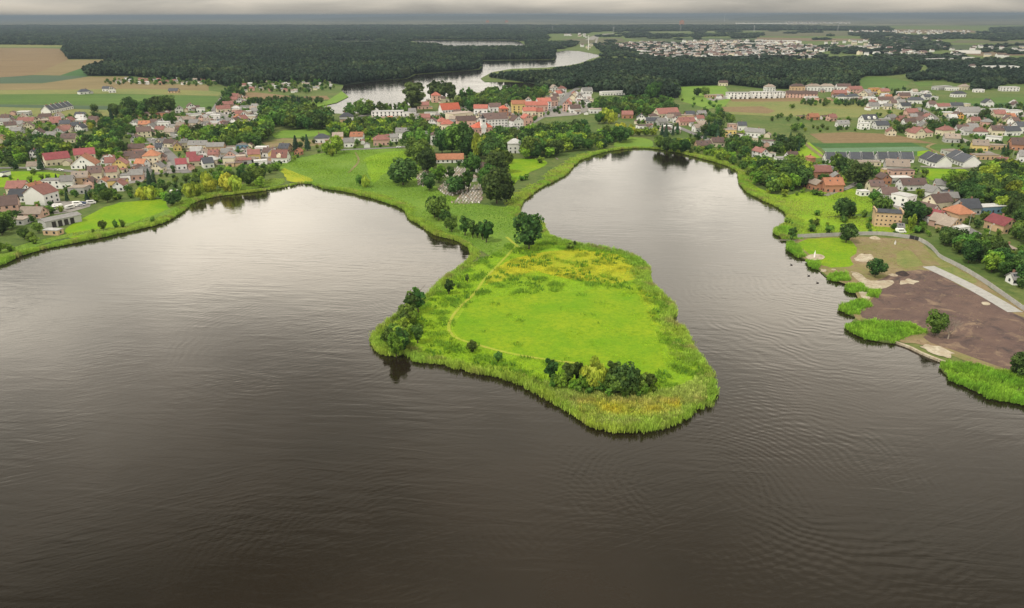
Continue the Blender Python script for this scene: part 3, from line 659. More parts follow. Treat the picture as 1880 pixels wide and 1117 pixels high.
def hip_roof(Wd, D, h, rise, ov=0.5):
    i = min(Wd, D) / 2 * 0.92
    if Wd >= D: r0, r1 = (i, D / 2, h + rise), (Wd - i, D / 2, h + rise)
    else: r0, r1 = (Wd / 2, i, h + rise), (Wd / 2, D - i, h + rise)
    z = h + .02
    v = [(-ov, -ov, z), (Wd + ov, -ov, z), (Wd + ov, D + ov, z), (-ov, D + ov, z), (-ov, -ov, z + .22), (Wd + ov, -ov, z + .22), (Wd + ov, D + ov, z + .22), (-ov, D + ov, z + .22), r0, r1]
    f = [(0, 3, 2, 1), (0, 1, 5, 4), (1, 2, 6, 5), (2, 3, 7, 6), (3, 0, 4, 7)]
    f += [(4, 5, 9, 8), (5, 6, 9), (6, 7, 8, 9), (7, 4, 8)] if Wd >= D else [(4, 5, 8), (5, 6, 9, 8), (6, 7, 9), (7, 4, 8, 9)]
    return v, f
def flat_roof(Wd, D, h):
    v, f = [], []; box(v, f, -.15, Wd + .15, -.15, D + .15, h + .01, h + .35)
    return v, f
HOUSES = []
def house(x1, y1, x2, y2, D, h, ridge, rc, wc, pitch=38, windows=None, name='house', cat='house', look=None, label=None, group='houses of the lakeside town', chimney=True, door=True):
    """front wall from pixel (x1,y1) to (x2,y2) on the ground, depth D m away from the camera, wall height h m"""
    a, b = P(x1, y1), P(x2, y2); Wd = max(2.5, (b - a).length); rz = math.atan2(b.y - a.y, b.x - a.x)
    o = empty(name, (a.x, a.y, GZ), rz)
    if ridge in 'xy': rise = (D if ridge == 'x' else Wd) / 2 * math.tan(R(pitch)); v, f = gable_walls(Wd, D, h, rise, ridge); rv, rf = gable_roof(Wd, D, h, rise, ridge)
    elif ridge == 'h': rise = min(Wd, D) / 2 * math.tan(R(pitch)); v, f = [], []; box(v, f, 0, Wd, 0, D, -.8, h); rv, rf = hip_roof(Wd, D, h, rise)
    else: rise = 0.3; v, f = [], []; box(v, f, 0, Wd, 0, D, -.8, h); rv, rf = flat_roof(Wd, D, h)
    pyd('wall', v, f, WALL[wc], o); pyd('roof', rv, rf, ROOF[rc], o)
    sc = ppm(a)
    small = Wd * sc < 9
    # windows on the front and on the two sides, floor by floor
    if windows is None: windows = not small
    if windows:
        floors = max(1, int(h / 2.7)); fs = 1.6 if sc < 1.7 else 1.25
        gap = max(2.2, 3.4 if sc > 1.7 else 4.2); n = max(2, int(Wd / gap)); wm = win_mesh()
        for k in range(floors):
            z = 1.5 + 2.75 * k
            if z + .8 > h: break
            for i in range(n):
                if k == 0 and i == n // 2 and door and n > 2: continue
                put('window', wm, o, (Wd * (i + .5) / n, -.02, z), (fs, 1, fs * 1.1))
        if ridge == 'y':
            z = h + rise * .32
            for dx in ((-.8, .8) if Wd > 7 else (0,)): put('window', wm, o, (Wd / 2 + dx * 1.3, -.02, z), (fs * .8, 1, fs))
        m = max(1, int(D / 4.5)); side = 1 if a.x < 0 else -1         # the side wall that faces the middle of the lake
        for k in range(floors):
            z = 1.5 + 2.75 * k
            if z + .8 > h: break
            for i in range(m):
                put('window', wm, o, ((Wd + .02) if side > 0 else -.02, D * (i + .5) / m, z), (fs, 1, fs * 1.1), R(90) * side)
        if ridge == 'x' and D > 7 and sc > 1.6: put('window', wm, o, ((Wd + .02) if side > 0 else -.02, D / 2, h + rise * .35), (fs * .9, 1, fs), R(90) * side)
        if door and n > 2: put('door', door_mesh(), o, (Wd * (n // 2 + .5) / n, -.02, 0), (1.1, 1, 2.1))
    if ridge == 'x' and windows and name == 'house' and sc > 1.7 and pitch > 30 and random.random() < .45:
        an = math.atan2(rise, D / 2)
        for i in range(2):
            q = put('skylight', win_mesh(), o, (Wd * (.3 + .4 * i), D * .27, h + rise * .54 + .3), (.9, 1.2, 1.3)); q.rotation_euler = (an - R(90), 0, 0)
    if chimney and ridge in 'xyh' and not small:
        cx = Wd * (.3 + .4 * random.random())
        if ridge in 'xh': put('chimney', chim_mesh(), o, (cx if Wd > 6 else Wd / 2, D / 2 + .5, h + rise + .1))
        else: put('chimney', chim_mesh(), o, (Wd / 2 + .5, D * (.3 + .4 * random.random()), h + rise + .1))
    c = Vector((a.x, a.y, GZ)) + Matrix.Rotation(rz, 3, 'Z') @ Vector((Wd / 2, D / 2, 0))
    FOOT.append((c.x, c.y, math.hypot(Wd, D) / 2, a, b, D, h + rise))
    tag(o, label, cat, group)
    if label is None:
        shape = {'x': 'gabled', 'y': 'gabled', 'h': 'hipped', 'f': 'flat'}[ridge]
        l_ = look or f'{WNAME[wc]} {"house" if name == "house" else name.replace("_", " ")} with {RNAME[rc]} {shape} roof'
        HOUSES.append((o, l_, c))
    return o, Wd, D, h, rise
H_ = house
LIST = """
32 214 54 213 10 5 f w g|0 222 15 223 9 3.5 x b g|10 240 32 237 9 5 x b w|33 229 62 228 10 3.5 x r c|42 238 62 236 9 3 y b c|64 226 76 225 9 4 y b c|73 222 95 220 9 4 x b c
94 229 114 226 10 4 x r w|117 228 132 228 10 3.5 y r c|133 238 152 235 9 3.5 x d p|162 227 178 227 9 4 x b p|150 236 178 234 8 3.5 f t c|112 263 138 262 11 4 x b c|37 264 55 263 8 3 x g w
0 264 6 262 6 3 y t c|32 256 39 255 6 3 f t t|0 284 12 282 9 4 y r y|131 311 176 308 13 3.2 y o w|239 234 253 234 10 4 y g w|255 236 275 235 9 4 x o c|277 232 289 231 8 4 x b g
290 238 311 237 9 7 f w w|329 225 359 224 8 3 x t w|323 238 337 238 8 4 x t t|303 250 320 250 9 4 x t c|322 248 339 247 9 4 x b w|340 244 352 243 10 4 h b w|352 244 366 242 9 4 y b w
253 253 279 250 11 5.5 x b c|322 255 362 250 7 3 f w w|240 263 257 262 9 4 y b g|228 281 265 278 9 3.5 x b t|286 270 300 272 9 4 y g c|301 271 319 272 8 4 x b c|334 273 345 272 8 5 x g c
346 277 379 277 9 5 x g c|380 278 411 277 8 4 x g t|274 288 286 286 9 7 h o c|287 283 299 282 9 5.5 x d w|264 304 292 302 12 7 h o c|292 299 304 298 9 4 y b p|217 295 266 292 9 3.5 x b t
194 309 212 307 10 4 x r w|207 312 233 310 10 4 y r y|244 314 267 314 3 3.2 f w w|325 313 344 310 10 4.5 x m w|345 300 361 298 9 5 x m c|350 306 374 303 9 4 x m c|375 310 394 306 10 4 x d w
383 293 401 292 9 4 x r p|410 303 431 302 9 5 f g c|434 300 452 298 9 5 f t p|434 273 456 273 8 3 f g u|456 294 478 292 9 4.5 x r y|469 285 492 284 9 6 f w w|493 293 509 292 9 5 y g y
511 280 529 281 10 3.5 x d t|541 285 551 286 6 3 y o k|467 304 491 301 8 3 f w w|422 181 436 182 9 3.5 x r p|418 188 436 187 9 3.5 x r p|409 197 428 196 9 3.5 x r p|399 207 424 204 10 4 x r c
434 191 444 191 9 4 y g w|444 190 451 190 8 3.5 f w w|426 209 440 208 9 4 f t p|443 212 461 211 10 4 f w c|441 201 466 200 9 3.5 f g g|466 213 483 213 10 5 x g w|454 222 470 222 10 5 f w c
379 214 392 214 8 4 f w w|386 219 404 218 9 4 f w w|380 227 396 227 9 4.5 f w w|397 226 410 225 7 3.5 f g u|398 238 412 239 9 4.5 y r w|413 239 424 237 9 5 x b w|424 230 434 231 10 5 y b w|434 225 445 227 10 4 y r w
446 232 459 231 8 4.5 f t c|379 241 397 241 9 4 x t c|346 204 360 202 9 5 y b w|322 208 336 207 8 4.5 y g w|361 207 376 206 9 4.5 f w w|346 217 370 215 9 4 f g w|372 230 386 231 9 4 x t p|376 242 392 241 9 4.5 y b c
280 213 313 212 8 3 f b k|147 174 168 171 11 3.5 h d w|188 168 200 168 9 4 x d w|200 171 213 170 9 5 y b w|309 171 326 171 10 3 x d t
577 263 603 262 11 4 h d w|611 259 630 258 9 4 x t y|632 271 650 270 9 4.5 x g w|643 260 666 260 10 4.5 x o w|686 268 716 266 11 5 h r p|717 261 731 260 8 4 x g w|727 256 753 256 10 6.5 x g w|763 252 786 250 9 4 f g g
624 223 648 222 12 4.5 h d w|741 214 763 213 9 4 f w w|699 222 711 222 7 4 f t p|709 222 722 221 7 4 f o k|794 189 810 188 12 7 h r p|810 189 818 188 8 4 x b c|767 201 788 200 10 5 x r p|750 213 763 213 9 5 x g w|752 206 766 205 9 4 x b c
772 225 790 224 10 5 x r p|780 215 800 214 8 4.5 f w w|805 241 822 240 13 7 h r c|811 249 834 248 12 8 h r c|839 236 874 234 11 6 x b p|853 253 870 253 9 3.5 x b t|891 236 932 232 15 7 x b w
870 212 895 212 11 6 x r w|899 209 920 208 11 6 x b w|920 215 933 214 12 7 h s k|893 218 930 218 9 4 f g w|791 267 809 267 11 9 h b w|873 263 888 263 9 5 x t w|880 319 899 315 9 4 x b w
964 194 976 194 9 5 y t w|988 201 1012 199 11 7 x r w|940 208 965 207 11 8 x o y|965 208 985 207 11 7 x r p|985 206 1006 204 11 6 x r p|961 217 984 216 10 6 x r c|982 216 997 215 10 5 x r c
943 237 961 234 12 6 y b w|963 232 978 230 12 6 y r p|1033 205 1046 206 12 7 y r p|1047 208 1066 207 11 4 x b w|1083 209 1109 208 10 5 f t w|1027 171 1040 170 10 6 h r w|1014 169 1024 168 10 6 y t w|1012 196 1024 194 11 6 x b p
1017 189 1027 187 10 6 x b c|1023 183 1032 181 10 6 x r w|1028 178 1036 176 10 5 x b w|1041 197 1050 197 11 6 y r w|1046 189 1055 189 11 6 y b c|1050 183 1058 183 11 6 y r c|1054 177 1062 177 10 5 y b w
1070 173 1088 172 11 5 x g w|1070 181 1086 181 10 4.5 f w w|1078 189 1089 190 9 4.5 f t c|1105 176 1151 173 11 5 f w w|996 243 1004 244 7 4 h o t|1142 218 1162 218 10 4.5 x r k
1236 226 1247 226 8 5 y b w|1229 221 1250 220 9 4.5 x b c|1248 231 1276 229 11 4 x r p|1250 219 1273 219 9 4 f t t|1173 238 1195 236 9 3.5 f b w|1186 228 1210 229 9 3.5 x d g|1220 240 1235 239 8 4 f w w|1240 243 1250 243 8 4 f w w
1280 273 1307 272 10 2.6 x b t|1308 270 1330 269 10 4 x b c|1331 252 1351 252 9 6.5 f t y|1338 240 1352 240 9 6 f t p|1355 240 1370 240 9 5 x d w|1364 249 1400 255 9 4 x g w|1402 268 1423 268 9 4 f b w|1383 264 1391 264 8 5 f w c
1397 293 1410 291 14 5.5 y r w|1407 169 1423 168 10 7 h t w|1452 169 1477 169 10 8 h b t|1481 169 1506 169 10 8 h t w|1507 169 1531 169 10 8 h t w|1536 169 1561 169 10 8 x b w|1298 180 1328 178 9 3.5 f t t
1443 180 1500 182 10 6 x b p|1480 184 1502 183 8 4 f w w|1530 178 1554 178 11 5 x r k|1538 184 1555 184 10 4.5 h d w|1560 172 1583 171 11 6 x r p|1559 184 1577 183 10 4.5 h d w|1574 180 1592 181 11 6 y r c|1591 185 1602 184 9 4 f w w
1600 172 1617 171 10 7 f o a|1617 175 1633 174 10 5 x r y|1603 188 1614 186 9 5 f w w|1612 190 1640 190 10 4.5 x b w|1595 201 1614 201 10 4 x g w|1636 195 1646 195 9 4 x b c|1645 199 1655 199 8 4 f w c
1487 221 1504 220 9 3.5 x o k|1524 223 1536 222 9 4 x r p|1538 234 1559 234 9 3.5 x g w|1579 238 1597 238 9 6 f w w|1609 238 1632 237 11 4 x d w|1628 250 1645 251 10 4 y r c|1634 224 1646 222 9 4 x g g|1612 226 1634 225 9 3.5 f g g
1652 225 1663 224 8 3.5 x r k|1651 182 1671 182 10 4.5 x b p|1674 177 1695 176 9 4 f w w|1650 175 1673 174 9 4 f w w|1697 184 1710 183 9 4 x d w|1710 184 1722 183 9 4 f w w|1668 191 1697 191 11 4.5 h d w|1655 202 1672 201 10 4.5 x d w
1752 179 1773 178 10 4.5 h d w|1722 166 1747 163 13 5 f g g|1742 167 1760 166 10 4.5 f w w|1765 166 1780 165 10 5 h t c|1790 170 1807 170 9 4 f w w|1840 168 1871 168 13 6 f w w|1705 199 1718 199 9 5 x b w|1721 202 1744 201 9 4 x r w
1746 200 1768 200 9 4 x d g|1774 199 1781 198 8 5 f w c|1807 197 1824 197 11 5 y d w|1665 215 1685 215 11 5 x r p|1684 221 1698 219 10 4.5 x b g|1689 232 1704 231 11 5.5 y b w|1699 226 1713 226 10 6 y r w|1661 231 1681 231 10 3.5 x b w
1669 250 1679 250 10 4 y r c|1679 255 1698 253 11 5 y r c|1696 252 1712 251 10 4 h r c|1730 250 1752 248 11 5 h r c|1734 262 1762 264 10 4 x t g|1734 216 1755 215 12 5 f w c|1762 214 1800 214 14 5 x g w
1825 218 1846 218 11 5 x r c|1850 212 1876 211 10 5 f w w|1770 249 1790 248 10 4 x g w|1788 250 1813 251 11 4 h r w|1820 249 1846 250 11 5 x b c|1846 250 1873 248 11 4.5 x d w|1867 246 1890 245 11 7 x d w
1784 277 1813 280 11 5 x t y|1808 259 1836 264 11 4 f w w|1820 275 1848 275 9 3.5 f t t|1856 276 1892 279 14 5 x b k|1740 286 1764 285 11 3.5 f t g|1792 294 1834 293 10 3.5 f t t|1833 306 1854 305 9 3 x r k|1869 298 1893 301 11 5 x g w
1568 305 1617 306 8 3 f t c|1625 317 1668 321 12 5 x t g|1637 330 1677 328 8 6 f b p|1621 325 1631 325 6 5 f t y|1618 339 1636 339 11 4 y b k|1636 338 1672 337 8 4 f w g|1656 351 1700 350 10 4 x b w|1579 361 1596 360 6 3 f w w
1597 353 1622 353 9 4 x b c|1620 367 1648 367 10 3.5 x b w|1663 382 1680 375 12 6.5 f w w|1688 361 1709 372 9 4.5 x g w|1716 388 1747 381 11 5 x b c|1724 364 1756 369 10 3.5 f d g|1704 406 1724 399 12 5 y b w|1722 413 1737 406 9 4 y m w
1730 420 1746 412 9 3.5 y t p|1742 427 1763 419 9 3.2 y t t|1757 430 1779 424 6 3 f w w|1758 409 1787 405 14 4.5 h o t|1768 395 1800 394 12 4 x d g|1799 394 1846 389 8 4 f w u|1840 430 1865 426 14 4.5 y m t|1849 466 1863 466 6 2.4 h t t
1488 327 1526 326 10 4.5 x r k|1497 352 1513 350 15 4.5 y t k|1514 354 1548 353 11 5 x o k|1527 338 1546 339 9 4.5 y g k|1499 322 1530 319 12 5 f g g|1487 303 1496 302 8 5 h o k|1428 301 1448 300 9 4 f g w|1448 298 1466 297 10 4 x b w
12 357 46 355 11 4 x r c|45 361 61 363 12 5.5 y o w|17 372 48 371 10 4 x d w|-5 396 36 388 13 5.5 x b p|-8 414 45 414 9 3 f t g|36 401 75 402 9 2.8 x t p|77 347 112 347 9 5.5 f g w|112 347 135 345 9 5 x g w
134 343 163 340 10 6 x t t|126 357 156 356 10 4 f t g|155 347 172 346 9 4.5 y b p|163 331 188 328 11 5 x b c|180 347 199 346 9 4 y o w|196 329 216 327 10 5 x r c|199 347 231 344 10 5 f b y|208 352 228 351 9 4 y r w
222 334 240 332 9 4 f g w|241 332 264 329 9 4 x g p|50 313 76 311 8 3 x t w|0 325 7 326 7 3 f d w|56 294 67 295 8 6 y d w|80 432 107 434 5 2.6 f w t|1859 524 1870 524 6 2.6 x g w|1868 517 1882 518 6 3 x d g|1648 425 1659 426 5 2.2 x g w
1320 158 1336 158 9 5 x b c|1426 139 1442 139 10 6 x r w|1408 142 1418 142 10 6 f w w|1613 121 1626 121 12 6 x r w|1690 114 1720 113 20 6 f w w|1720 113 1750 112 20 6 f w w|1770 111 1788 111 14 7 f w w
"""
for row in LIST.strip().split('\n'):
    for e in row.split('|'):
        q = e.split(); n_ = [float(x) for x in q[:6]]; n_[3] = n_[1] + .5 * (n_[3] - n_[1]); n_[4] *= .9; ctr_ = 785 < n_[0] < 1066 and 180 < n_[1] < 256; n_[5] *= 1.3 if ctr_ else 1.0; q[7] = 'R' if ctr_ and q[7] == 'r' else q[7]; house(*n_, *q[6:])

# ---- buildings with a look of their own
# terraced row with slate roofs and white fire walls
o, Wd, D, h, rise = house(93, 209, 135, 200, 11, 4.0, 'x', 'd', 'w', 42, name='terraced_house', cat='house', label='lone white terraced row with slate roof and chimneys beside the green field', chimney=False)
v, f = [], []
for i in range(6):
    x = Wd * i / 5; x = min(max(x, .15), Wd - .15); v, f = gable_walls(.35, D + .6, h + .1, rise + .55, 'x', 0)
    q = pyd('fire_wall', [(a + x - .17, b - .3, c) for a, b, c in v], f, WALL['w'], o)
for i in range(5): put('chimney', chim_mesh(), o, (Wd * (i + .5) / 5, D * .55, h + rise), (1.6, 1.6, 1.3))
# the large white house with a red roof by the yard
house(84, 378, 111, 370, 15, 7.0, 'x', 'r', 'w', 32, name='apartment_house', cat='house', label='big white three-storey house with red gabled roof near the left shore')
# twin long houses under crimson roofs
house(86, 306, 131, 301, 12, 5, 'x', 'm', 'c', 36, label='long cream house with crimson roof, left one of the pair behind the lime field')
house(139, 299, 177, 296, 12, 6, 'x', 'm', 'c', 34, label='cream house with crimson roof, right one of the pair behind the white gable')
# garage with four dark doors
o, Wd, D, h, rise = house(86, 421, 151, 407, 9, 4.0, 'x', 'g', 'g', 12, windows=False, name='garage', cat='garage', label='long grey garage with four dark doors on the left shore meadow', chimney=False)
for i in range(4): put('door', door_mesh(), o, (Wd * (.22 + .17 * i), -.03, .05), (Wd * .115, 1.2, 3.3))
# the yellow gabled house
house(319, 278, 334, 277, 11, 4, 'y', 'b', 'y', 40, label='bright yellow gabled house beside the wide village street')
# mansard house
o, Wd, D, h, rise = house(499, 300, 527, 300, 10, 4.5, 'x', 'r', 'w', 46, label='white house with red mansard roof and round dormer at the shore meadow')
v, f = [], []; vv, ff = gable_walls(3.2, 3.0, 2.2, 1.2, 'y', 0); pyd('dormer', [(a + Wd / 2 - 1.6, b - .35, c + h - .2) for a, b, c in vv], ff + [(4, 8, 9, 7), (8, 5, 6, 9)], WALL['c'], o)
# warehouse
o, Wd, D, h, rise = house(682, 215, 741, 214, 13, 5.5, 'f', 'w', 'w', name='warehouse', cat='warehouse', label='long white warehouse with strip of windows in front of the far lake', door=False)
# hall / church with scarlet roof
o, Wd, D, h, rise = house(812, 211, 845, 209, 13, 5.5, 'x', 's', 'w', 46, windows=False, name='church_hall', cat='hall', label='big white hall under a steep scarlet roof in the town', chimney=False)
for i in range(6): put('window', win_mesh(), o, (Wd * (i + .6) / 6.3, -.03, 2.9), (1.1, 1, 3.0))
# cream round building
o, Wd, D, h, rise = house(832, 224, 869, 220, 15, 8, 'f', 't', 'c', label='large cream flat-roofed building behind the town hall')
# town hall: hipped scarlet roof, white clock tower
o, Wd, D, h, rise = house(872, 249, 904, 247, 12, 7, 'h', 's', 'p', 40, name='town_hall', cat='town hall', label='pink town hall with scarlet hipped roof and white clock tower', chimney=False)
v, f = [], []; box(v, f, Wd / 2 - 2.3, Wd / 2 + 2.3, -.6, 4.2, 0, h + rise + 3.0); box(v, f, Wd / 2 - 2.7, Wd / 2 + 2.7, -1.0, 4.6, h + rise + 3.0, h + rise + 3.4)
tw = pyd('tower', v, f, WALL['w'], o)
zt = h + rise + 3.4
v = [(Wd / 2 - 2.2, -.4, zt), (Wd / 2 + 2.2, -.4, zt), (Wd / 2 + 2.2, 4.0, zt), (Wd / 2 - 2.2, 4.0, zt), (Wd / 2 - 1.1, .7, zt + 1.5), (Wd / 2 + 1.1, .7, zt + 1.5), (Wd / 2 + 1.1, 2.9, zt + 1.5), (Wd / 2 - 1.1, 2.9, zt + 1.5), (Wd / 2, 1.8, zt + 4.2)]
pyd('spire', v, [(0, 1, 5, 4), (1, 2, 6, 5), (2, 3, 7, 6), (3, 0, 4, 7), (4, 5, 8), (5, 6, 8), (6, 7, 8), (7, 4, 8)], M_dark, tw)
n = 16; v = [(Wd / 2 + 1.1 * math.cos(2 * math.pi * i / n), -.66, h + rise + 1.4 + 1.1 * math.sin(2 * math.pi * i / n)) for i in range(n)]; v += [(a, -.9, c) for a, b, c in v]
pyd('clock_face', v, [tuple(range(n, 2 * n))] + [(i, (i + 1) % n, n + (i + 1) % n, n + i) for i in range(n)], M_dark, tw)
vv, ff = gable_walls(6.0, 3.0, 2.6, 2.2, 'y', 0); pyd('gable', [(a + Wd / 2 - 3.0, b - .9, c + h - .3) for a, b, c in vv], ff + [(4, 8, 9, 7), (8, 5, 6, 9)], WALL['w'], o)
# villa
house(933, 282, 959, 281.6, 11, 8.0, 'h', 'w', 'w', 34, name='villa', cat='villa', label='square white villa with pale grey hipped roof above the park lawn')
# cemetery hall
house(801, 300, 851, 299, 8, 3.0, 'x', 'o', 'w', 42, name='cemetery_hall', cat='hall', label='low white hall with bright orange roof among the cemetery trees', chimney=False)
house(868, 334, 877, 333, 4, 2.6, 'h', 't', 'w', 50, windows=False, name='chapel', cat='chapel', label='tiny square chapel with pointed roof at the cemetery path', chimney=False)
# red barn
house(1209, 217, 1247, 215, 13, 4.5, 'x', 'r', 'c', 40, name='barn', cat='barn', label='long cream barn with big red roof right of the town woods', chimney=False)
# white terraces, flat roofs, projecting window bays
for (a, b, c, d), l in (((1335, 182, 1377, 182), 'left'), ((1379, 181, 1418, 181), 'middle'), ((1420, 181, 1441, 180), 'right')):
    o, Wd, D, h, rise = house(a, b, c, d, 11, 8.2, 'f', 'w', 'w', name='terrace', cat='house', label=f'white three-storey flat-roofed terrace below the woods, {l} one of three', door=False)
    n = max(3, int(Wd / 6))
    for i in range(n):
        v, f = [], []; box(v, f, Wd * (i + .25) / n, Wd * (i + .6) / n, -1.4, 0.02, 0, 5.2); pyd('bay', v, f, WALL['w'], o)
        put('door', door_mesh(), o, (Wd * (i + .85) / n, -.04, .05), (2.4, 1, 2.2))
# brick barn / granary
o, Wd, D, h, rise = house(1604, 416, 1653, 419, 8.5, 8.0, 'x', 'd', 't', 14, windows=False, name='brick_barn', cat='barn', label='tan brick barn with rows of tiny windows and low grey roof', chimney=False)
for k in range(3):
    for i in range(6): put('window', win_mesh(), o, (Wd * (i + .5) / 6, -.03, 1.5 + 2.3 * k), (.8, 1, .75))
v, f = [], []; box(v, f, -.3, .35, -.3, D + .3, h - .5, h + 1.5); pyd('parapet', v, f, WALL['t'], o)
v, f = [], []; box(v, f, Wd - .35, Wd + .3, -.3, D + .3, h - .5, h + 1.5); pyd('parapet', v, f, WALL['t'], o)
# orange-walled house
house(1754, 222, 1768, 222, 11, 6, 'y', 'b', 'a', 36, label='orange-walled gabled house among the white sheds')
house(1784, 210, 1850, 208, 10, 4.5, 'f', 'w', 'w', name='shed', cat='shed', label='long low white shed beside the large grey roof', door=False)
# slate terrace by the beds and the paired white gables
for i, (a, b) in enumerate(((1516, 1534), (1536, 1554), (1560, 1580), (1582, 1604), (1611, 1630), (1631, 1650), (1654, 1677))):
    o, Wd, D, h, rise = house(a, 299, b, 299.4, 10, 3.2, 'x', 'd', 'w', 40, name='row_house', cat='house', label=f'white row house with slate roof below the cabbage field, {ORD[i] or "first "}from the left', group='slate roofed row houses', chimney=False)
    for x in (0.1, Wd - .1):
        v, f = gable_walls(.3, D + .7, h + .2, rise + .6, 'x', 0); pyd('fire_wall', [(p + x - .15, q - .35, r_) for p, q, r_ in v], f, WALL['w'], o)
for i, (a, b, c, d) in enumerate(((1686, 297, 1699, 302), (1700, 303, 1717, 308), (1735, 294, 1746, 299), (1747, 300, 1768, 307))):
    o, Wd, D, h, rise = house(a, b, c, d, 13, 3.6, 'x', 'd', 'w', 36, name='gable_house', cat='house', label=f'white slate-roofed house with tall blank gable beside the row houses, {ORD[i] or "first "}from left', group='paired white gable houses')
    v, f = gable_walls(.35, D + .4, h + .2, rise + .5, 'x', 0); pyd('fire_wall', [(p + Wd - .1, q - .2, r_) for p, q, r_ in v], f, WALL['w'], o)
# two-dormer white house
o, Wd, D, h, rise = house(1586, 227, 1611, 226, 10, 4, 'x', 'd', 'w', 42, label='white house with slate roof and two round dormers right of the long meadow')
for x in (.35, .75):
    vv, ff = gable_walls(3.0, 3.0, 2.0, 1.4, 'y', 0); pyd('dormer', [(a + Wd * x - 1.5, b - .1, c + h - .2) for a, b, c in vv], ff + [(4, 8, 9, 7), (8, 5, 6, 9)], WALL['w'], o)
# further small houses standing close together between the larger ones
rc2 = random.Random(33); XP = [([(5,218),(175,218),(178,256),(60,260),(5,250)], 24, 16), ([(235,222),(370,222),(470,190),(478,226),(400,244),(330,258),(250,270)], 25, 16), ([(190,300),(330,284),(500,284),(500,298),(360,304),(200,340)], 20, 16),
    ([(770,225),(850,205),(950,198),(1030,182),(1066,172),(1080,196),(1000,212),(960,234),(880,250),(790,262)], 27, 16), ([(1150,222),(1290,212),(1300,250),(1210,246)], 26, 10), ([(1540,170),(1700,172),(1715,200),(1600,202)], 28, 18), ([(1640,214),(1730,212),(1870,192),(1870,256),(1700,258)], 28, 16), ([(1590,322),(1700,330),(1740,360),(1840,392),(1790,400),(1700,378),(1600,345)], 20, 10)]
for poly, step_, most in XP:
    w_ = PP(poly); k_ = 0; cand = list(scatter(w_, step_ * .6)); rc2.shuffle(cand)
    for x_, y_ in cand:
        if k_ >= most: break
        if any(math.hypot(x_ - q[0], y_ - q[1]) < q[2] + 4.6 for q in FOOT): continue
        bad = False
        for n_, p_, ww, m_, ll in STREETS:
            q_ = PP(p_)
            for s0, s1 in zip(q_[:-1], q_[1:]):
                d_ = s1 - s0; t_ = max(0, min(1, ((x_ - s0.x) * d_.x + (y_ - s0.y) * d_.y) / max(1e-6, d_.length_squared))); bad |= math.hypot(x_ - s0.x - d_.x * t_, y_ - s0.y - d_.y * t_) < ww / 2 + 6
        if bad: continue
        L_ = rc2.uniform(7.5, 10.5); a1 = PX((x_ - L_ / 2, y_ - 4, GZ)); a2 = PX((x_ + L_ / 2, y_ - 4 + rc2.uniform(-2.5, 2.5), GZ))
        house(*a1, *a2, rc2.uniform(7, 8.5), rc2.uniform(3, 4.5), rc2.choice('xxyyh'), rc2.choice('rbbgggtdwo'), rc2.choice('wwwccpg'), name='cottage', group='small cottages between the larger houses'); k_ += 1
# small outbuildings beside the houses: sheds, garages and annexes
SHEDS = []; rq = random.Random(21)
_lakexy = [(p.x, p.y) for p in near_poly]
for o_, l_, c_p in list(HOUSES):
    if c_p.y > 1150 or len(SHEDS) > 230: continue
    for _ in range(rq.choice((1, 1, 2))):
        for _try in range(6):
            a_ = rq.uniform(0, 6.28); me_ = next(q for q in FOOT if abs(q[0] - c_p.x) < .01 and abs(q[1] - c_p.y) < .01); r_ = me_[2] + rq.uniform(3, 7)
            x_, y_ = c_p.x + math.cos(a_) * r_, c_p.y + math.sin(a_) * r_; Ws, Ds, hs = rq.uniform(4, 9), rq.uniform(3.5, 6), rq.uniform(2.3, 3.2)
            if any(math.hypot(x_ - q[0], y_ - q[1]) < q[2] * .8 + 3.2 for q in FOOT): continue
            if inside(_lakexy, np.array([[x_, y_]]))[0]: continue
            bad = False
            for n_, p_, w_, m_, ll in STREETS:
                for s0, s1 in zip(PP(p_)[:-1], PP(p_)[1:]):
                    d_ = s1 - s0; t_ = max(0, min(1, ((x_ - s0.x) * d_.x + (y_ - s0.y) * d_.y) / max(1e-6, d_.length_squared))); bad |= math.hypot(x_ - s0.x - d_.x * t_, y_ - s0.y - d_.y * t_) < w_ / 2 + 3.5
            if bad: continue
            rz_ = o_.rotation_euler.z + rq.choice((0, R(90))); kind_ = rq.choice('xxff'); rc_ = rq.choice('gtbrbg'); wc_ = rq.choice('wcgtpw')
            s_ = empty('shed', (x_ - Ws / 2, y_ - Ds / 2, GZ), rz_)
            if kind_ == 'x': v, f = gable_walls(Ws, Ds, hs, Ds * .3, 'x'); rv, rf = gable_roof(Ws, Ds, hs, Ds * .3, 'x', .25)
            else: v, f = [], []; box(v, f, 0, Ws, 0, Ds, -.8, hs); rv, rf = flat_roof(Ws, Ds, hs)
            pyd('wall', v, f, WALL[wc_], s_); pyd('roof', rv, rf, ROOF[rc_], s_)
            put('door', door_mesh(), s_, (Ws * .5, -.02, 0), (min(2.4, Ws * .4), 1, 2.0))
            tag(s_, None, 'shed', 'sheds and annexes behind the houses'); SHEDS.append((s_, f'{WNAME[wc_]} shed with {RNAME[rc_].replace(" tiled", "")} {"gabled" if kind_ == "x" else "flat"} roof', Vector((x_, y_, GZ)))); FOOT.append((x_, y_, math.hypot(Ws, Ds) / 2, None, None, Ds, hs)); break
label_all(SHEDS)
